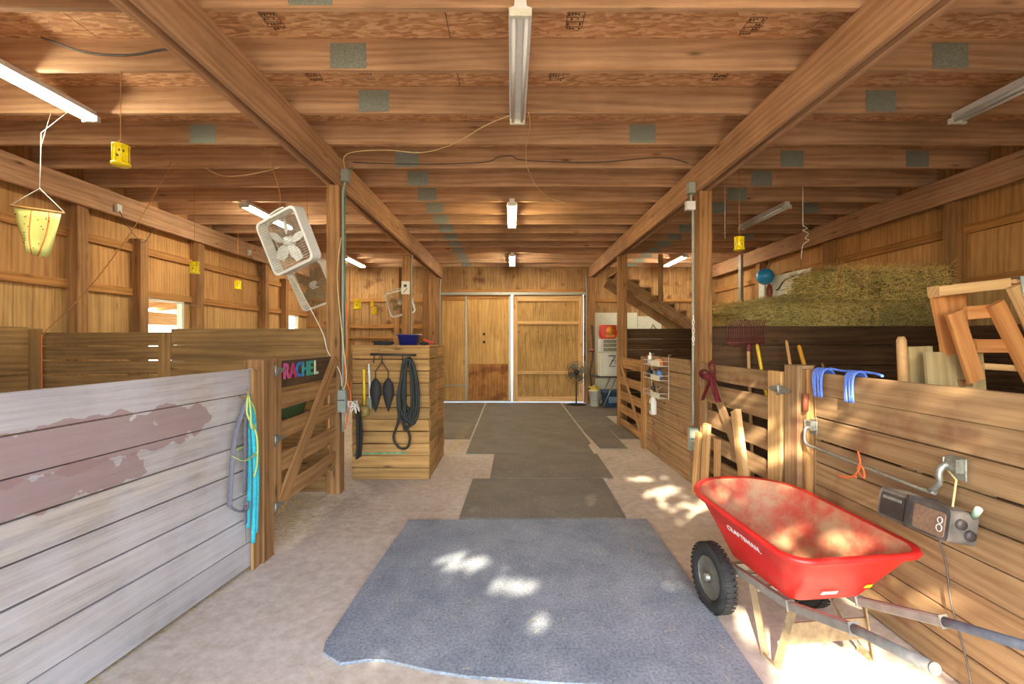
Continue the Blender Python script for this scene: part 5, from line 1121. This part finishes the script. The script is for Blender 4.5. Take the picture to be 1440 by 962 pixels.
for k in range(28): a = 2*math.pi*k/28; c_, s_ = math.cos(a), math.sin(a); m.tube([(fx+.03*c_, fy-.065, fz+.03*s_), (fx+.2*c_, fy-.05, fz+.2*s_), (fx+.27*c_, fy, fz+.27*s_), (fx+.2*c_, fy+.05, fz+.2*s_)], .0018, 3)
m.lathe([(.001, -.075), (.03, -.07), (.03, -.06)], (fx, fy, fz), (0, 1, 0), 12); m.build('cage', M['darkgrey'], pf)
bu = root('bucket', (1.97, 10.8, .015), 'white plastic bucket heaped with yellow material beside the pedestal fan', 'bucket'); c = (1.97, 10.8)
m = MB(); m.lathe([(.10, .015), (.125, .39), (.135, .39), (.135, .37), (.12, .37), (.098, .03)], (c[0], c[1], 0), n=24, caps=True); m.build('body', M['white'], bu)
m = MB(); m.tube([V((c[0]+.05*math.cos(a)-.02, c[1]-.118, .12+.05*math.sin(a))) for a in [2*math.pi*j/14 for j in range(14)]], .004, 5, closed=True); m.build('handle', M['galv'], bu)
m = MB(); q = random.Random(6); m.lathe([(.001, .46), (.05, .45), (.10, .41), (.118, .375)], (c[0], c[1], 0), n=16)
for _ in range(90):
    a = q.uniform(0, 6.28); r_ = q.uniform(0, .14); p = V((c[0]+r_*math.cos(a), c[1]+r_*math.sin(a), .44-.3*r_*r_/.02*.05+q.uniform(-.02, .05))); d_ = V((q.uniform(-1, 1), q.uniform(-1, 1), q.uniform(-.4, 1)))*.035; m.tube([p, p+d_], .008, 5)
m.build('contents', plain('yellow sponge', lin(230, 206, 96), .8, 0, .3, 30), bu, label='heaped yellow contents')
tb = root('folding_table', (2.5, 10.8, 0), 'dark folding table with splayed metal legs holding the white cabinet', 'table')
m = MB(); m.box(1.95, 3.1, 10.45, 11.1, .71, .745); m.build('tabletop', M['darkgrey'], tb)
for x0, x1, y in ((2.10, 2.42, 10.5), (2.10, 2.42, 11.05), (2.75, 3.05, 10.5), (2.75, 3.05, 11.05)): m = MB(); m.tube([(x1, y, .71), (x0, y, .0)], .014, 8); m.build('leg', M['galv'], tb)
cb = root('cabinet', (2.31, 10.7, .745), 'white plastic cabinet with dark cut-out mark standing on the folding table', 'cabinet')
m = MB(); m.box(2.07, 2.56, 10.5, 10.95, .746, 1.30); m.build('body', M['offwhite'], cb, bevel=.015)
m = MB(); m.box(2.13, 2.50, 10.494, 10.5, .80, 1.27); m.build('door', M['white'], cb, bevel=.004)
m = MB(); m.box(2.24, 2.41, 10.488, 10.493, 1.20, 1.225); m.board((2.39, 10.489, 1.19), (2.27, 10.489, .99), .022, .005, (1, 0, .3)); m.box(2.25, 2.40, 10.488, 10.493, .965, .98); m.board((2.30, 10.489, 1.10), (2.38, 10.489, 1.10), .014, .005, (0, 0, 1)); m.board((2.40, 10.489, 1.14), (2.40, 10.489, 1.02), .010, .005, (1, 0, 0)); m.build('mark', M['darkgrey'], cb)
dw = root('drawer_unit', (2.31, 10.7, 1.30), 'white drawer unit with clear drawers on top of the white cabinet', 'drawers')
m = MB(); m.box(2.09, 2.46, 10.52, 10.9, 1.301, 1.60); m.build('body', M['white'], dw, bevel=.006)
for z in (1.32, 1.42, 1.51): m = MB(); m.box(2.13, 2.43, 10.508, 10.519, z, z+.075); m.build('drawer', plain('cloudy drawer', lin(150, 146, 128), .3, 0, .35, 30), dw)
bg_ = root('feed_bag', (2.28, 10.7, 1.6), 'red and orange bag lying on the white drawer unit', 'bag')
m = MB(); m.grid([[V((2.27+x, 10.7+y, z)) for x, y in rrect(a, .12, .05, 4)] for a, z in ((.14, 1.603), (.19, 1.66), (.20, 1.76), (.18, 1.86), (.19, 1.91), (.17, 1.93))], cap0=True, cap1=True); m.build('body', plain('red bag', lin(214, 54, 40), .4, 0, .15, 8), bg_)
m = MB(); m.lathe([(.001, 0), (.09, .0), (.1, .012), (.001, .02)], (2.30, 10.578, 1.80), (0, -1, 0), 14); m.build('emblem', plain('orange print', lin(244, 160, 50), .4, 0, .3, 30), bg_)
m = MB(); m.box(2.2, 2.4, 10.572, 10.579, 1.64, 1.71); m.build('print', plain('orange print low', lin(244, 150, 60), .4, 0, .3, 40), bg_)
m = MB(); m.tube(smooth_path([(2.52, 10.7, 1.31), (2.53, 10.72, 1.6), (2.51, 10.7, 1.85), (2.55, 10.72, 1.97), (2.58, 10.7, 1.7), (2.54, 10.7, 1.31)], 4), .022, 7); tag(m.build('tool_bag', M['black']), 'dark bundle of straps standing beside the red bag', 'straps')
tt = root('tote', (2.4, 10.6, .0), 'dark blue plastic tote under the folding table', 'tote')
m = MB(); m.grid([[V((2.42+x, 10.75+y, z)) for x, y in rrect(a, b_, .05, 4)] for a, b_, z in ((.24, .18, .016), (.28, .2, .36), (.30, .22, .36), (.30, .22, .40), (.27, .19, .40))], cap0=True, cap1=True); m.build('body', plain('steel blue plastic', lin(66, 96, 130), .4, 0, .2), tt)
m = MB(); m.box(2.26, 2.58, 10.54, 10.552, .12, .26); m.build('front_panel', plain('pale blue panel', lin(110, 140, 160), .4, 0, .3), tt)
for i, (x0, x1, z1, lab) in enumerate(((2.03, 2.72, 2.27, 'white wall panel behind the red bag'), (2.73, 3.17, 2.27, 'white wall panel right behind the post before the stairs'), (3.18, 3.78, 2.18, 'white wall panel with a black bracket under the stairs'))):
    w_ = root('white_panel', (x0, 11.47, .8), lab, 'panel'); m = MB(); m.box(x0, x1, 11.46, 11.495, .0, z1); m.build('board', M['offwhite'], w_)
    if i == 2: m = MB(); m.tube([(3.44, 11.44, 1.7), (3.56, 11.44, 1.98), (3.75, 11.44, 1.72)], .012, 6); m.build('bracket', M['darkgrey'], w_)
m = MB(); m.tube(smooth_path([(1.99, 11.25, 1.95), (2.02, 11.24, 1.5), (2.0, 11.25, 1.1), (1.95, 11.24, .8), (1.98, 11.25, .5), (1.92, 11.2, .1)], 4), .022, 7); tag(m.build('hanging_straps', M['darkgrey']), 'dark straps hanging on the corner post beside the shelf', 'straps')
# stairs
st = root('staircase', (3.2, 10.3, 1.8), 'wooden staircase rising toward the ceiling behind the cooler corner', 'staircase')
st['label'] = 'open wooden staircase rising under the ceiling behind the dark partition'
x, z = 4.85, 1.40; xe, ze = 2.25, 1.40+(4.85-2.25)*.648
for yy in (9.9, 10.75):
    m = MB(int(yy*10)); m.board((x+.1, yy, z-.20), (xe, yy, ze-.14), .26, .04, (0, 0, 1)); m.build('stringer', M['stall_r'], st)
k = 0; xx, zz = x, z
while xx > 2.5:
    m = MB(200+k); m.box(xx-.27, xx+.01, 9.86, 10.8, zz+.125, zz+.16); m.build('tread', M['stall_r'], st)
    m = MB(300+k); m.box(xx-.01, xx+.008, 9.9, 10.78, zz-.04, zz+.125); m.build('riser', M['stall_r'], st)
    xx -= .258; zz += .167; k += 1
m = MB(); m.box(4.87, 5.04, 9.88, 10.8, 0, 1.38); m.build('landing_post', M['stall_dk'], st)
m = MB(); m.box(3.18, 3.27, 9.80, 9.855, 2.45, 3.43); m.build('newel_post', M['stall_r'], st)
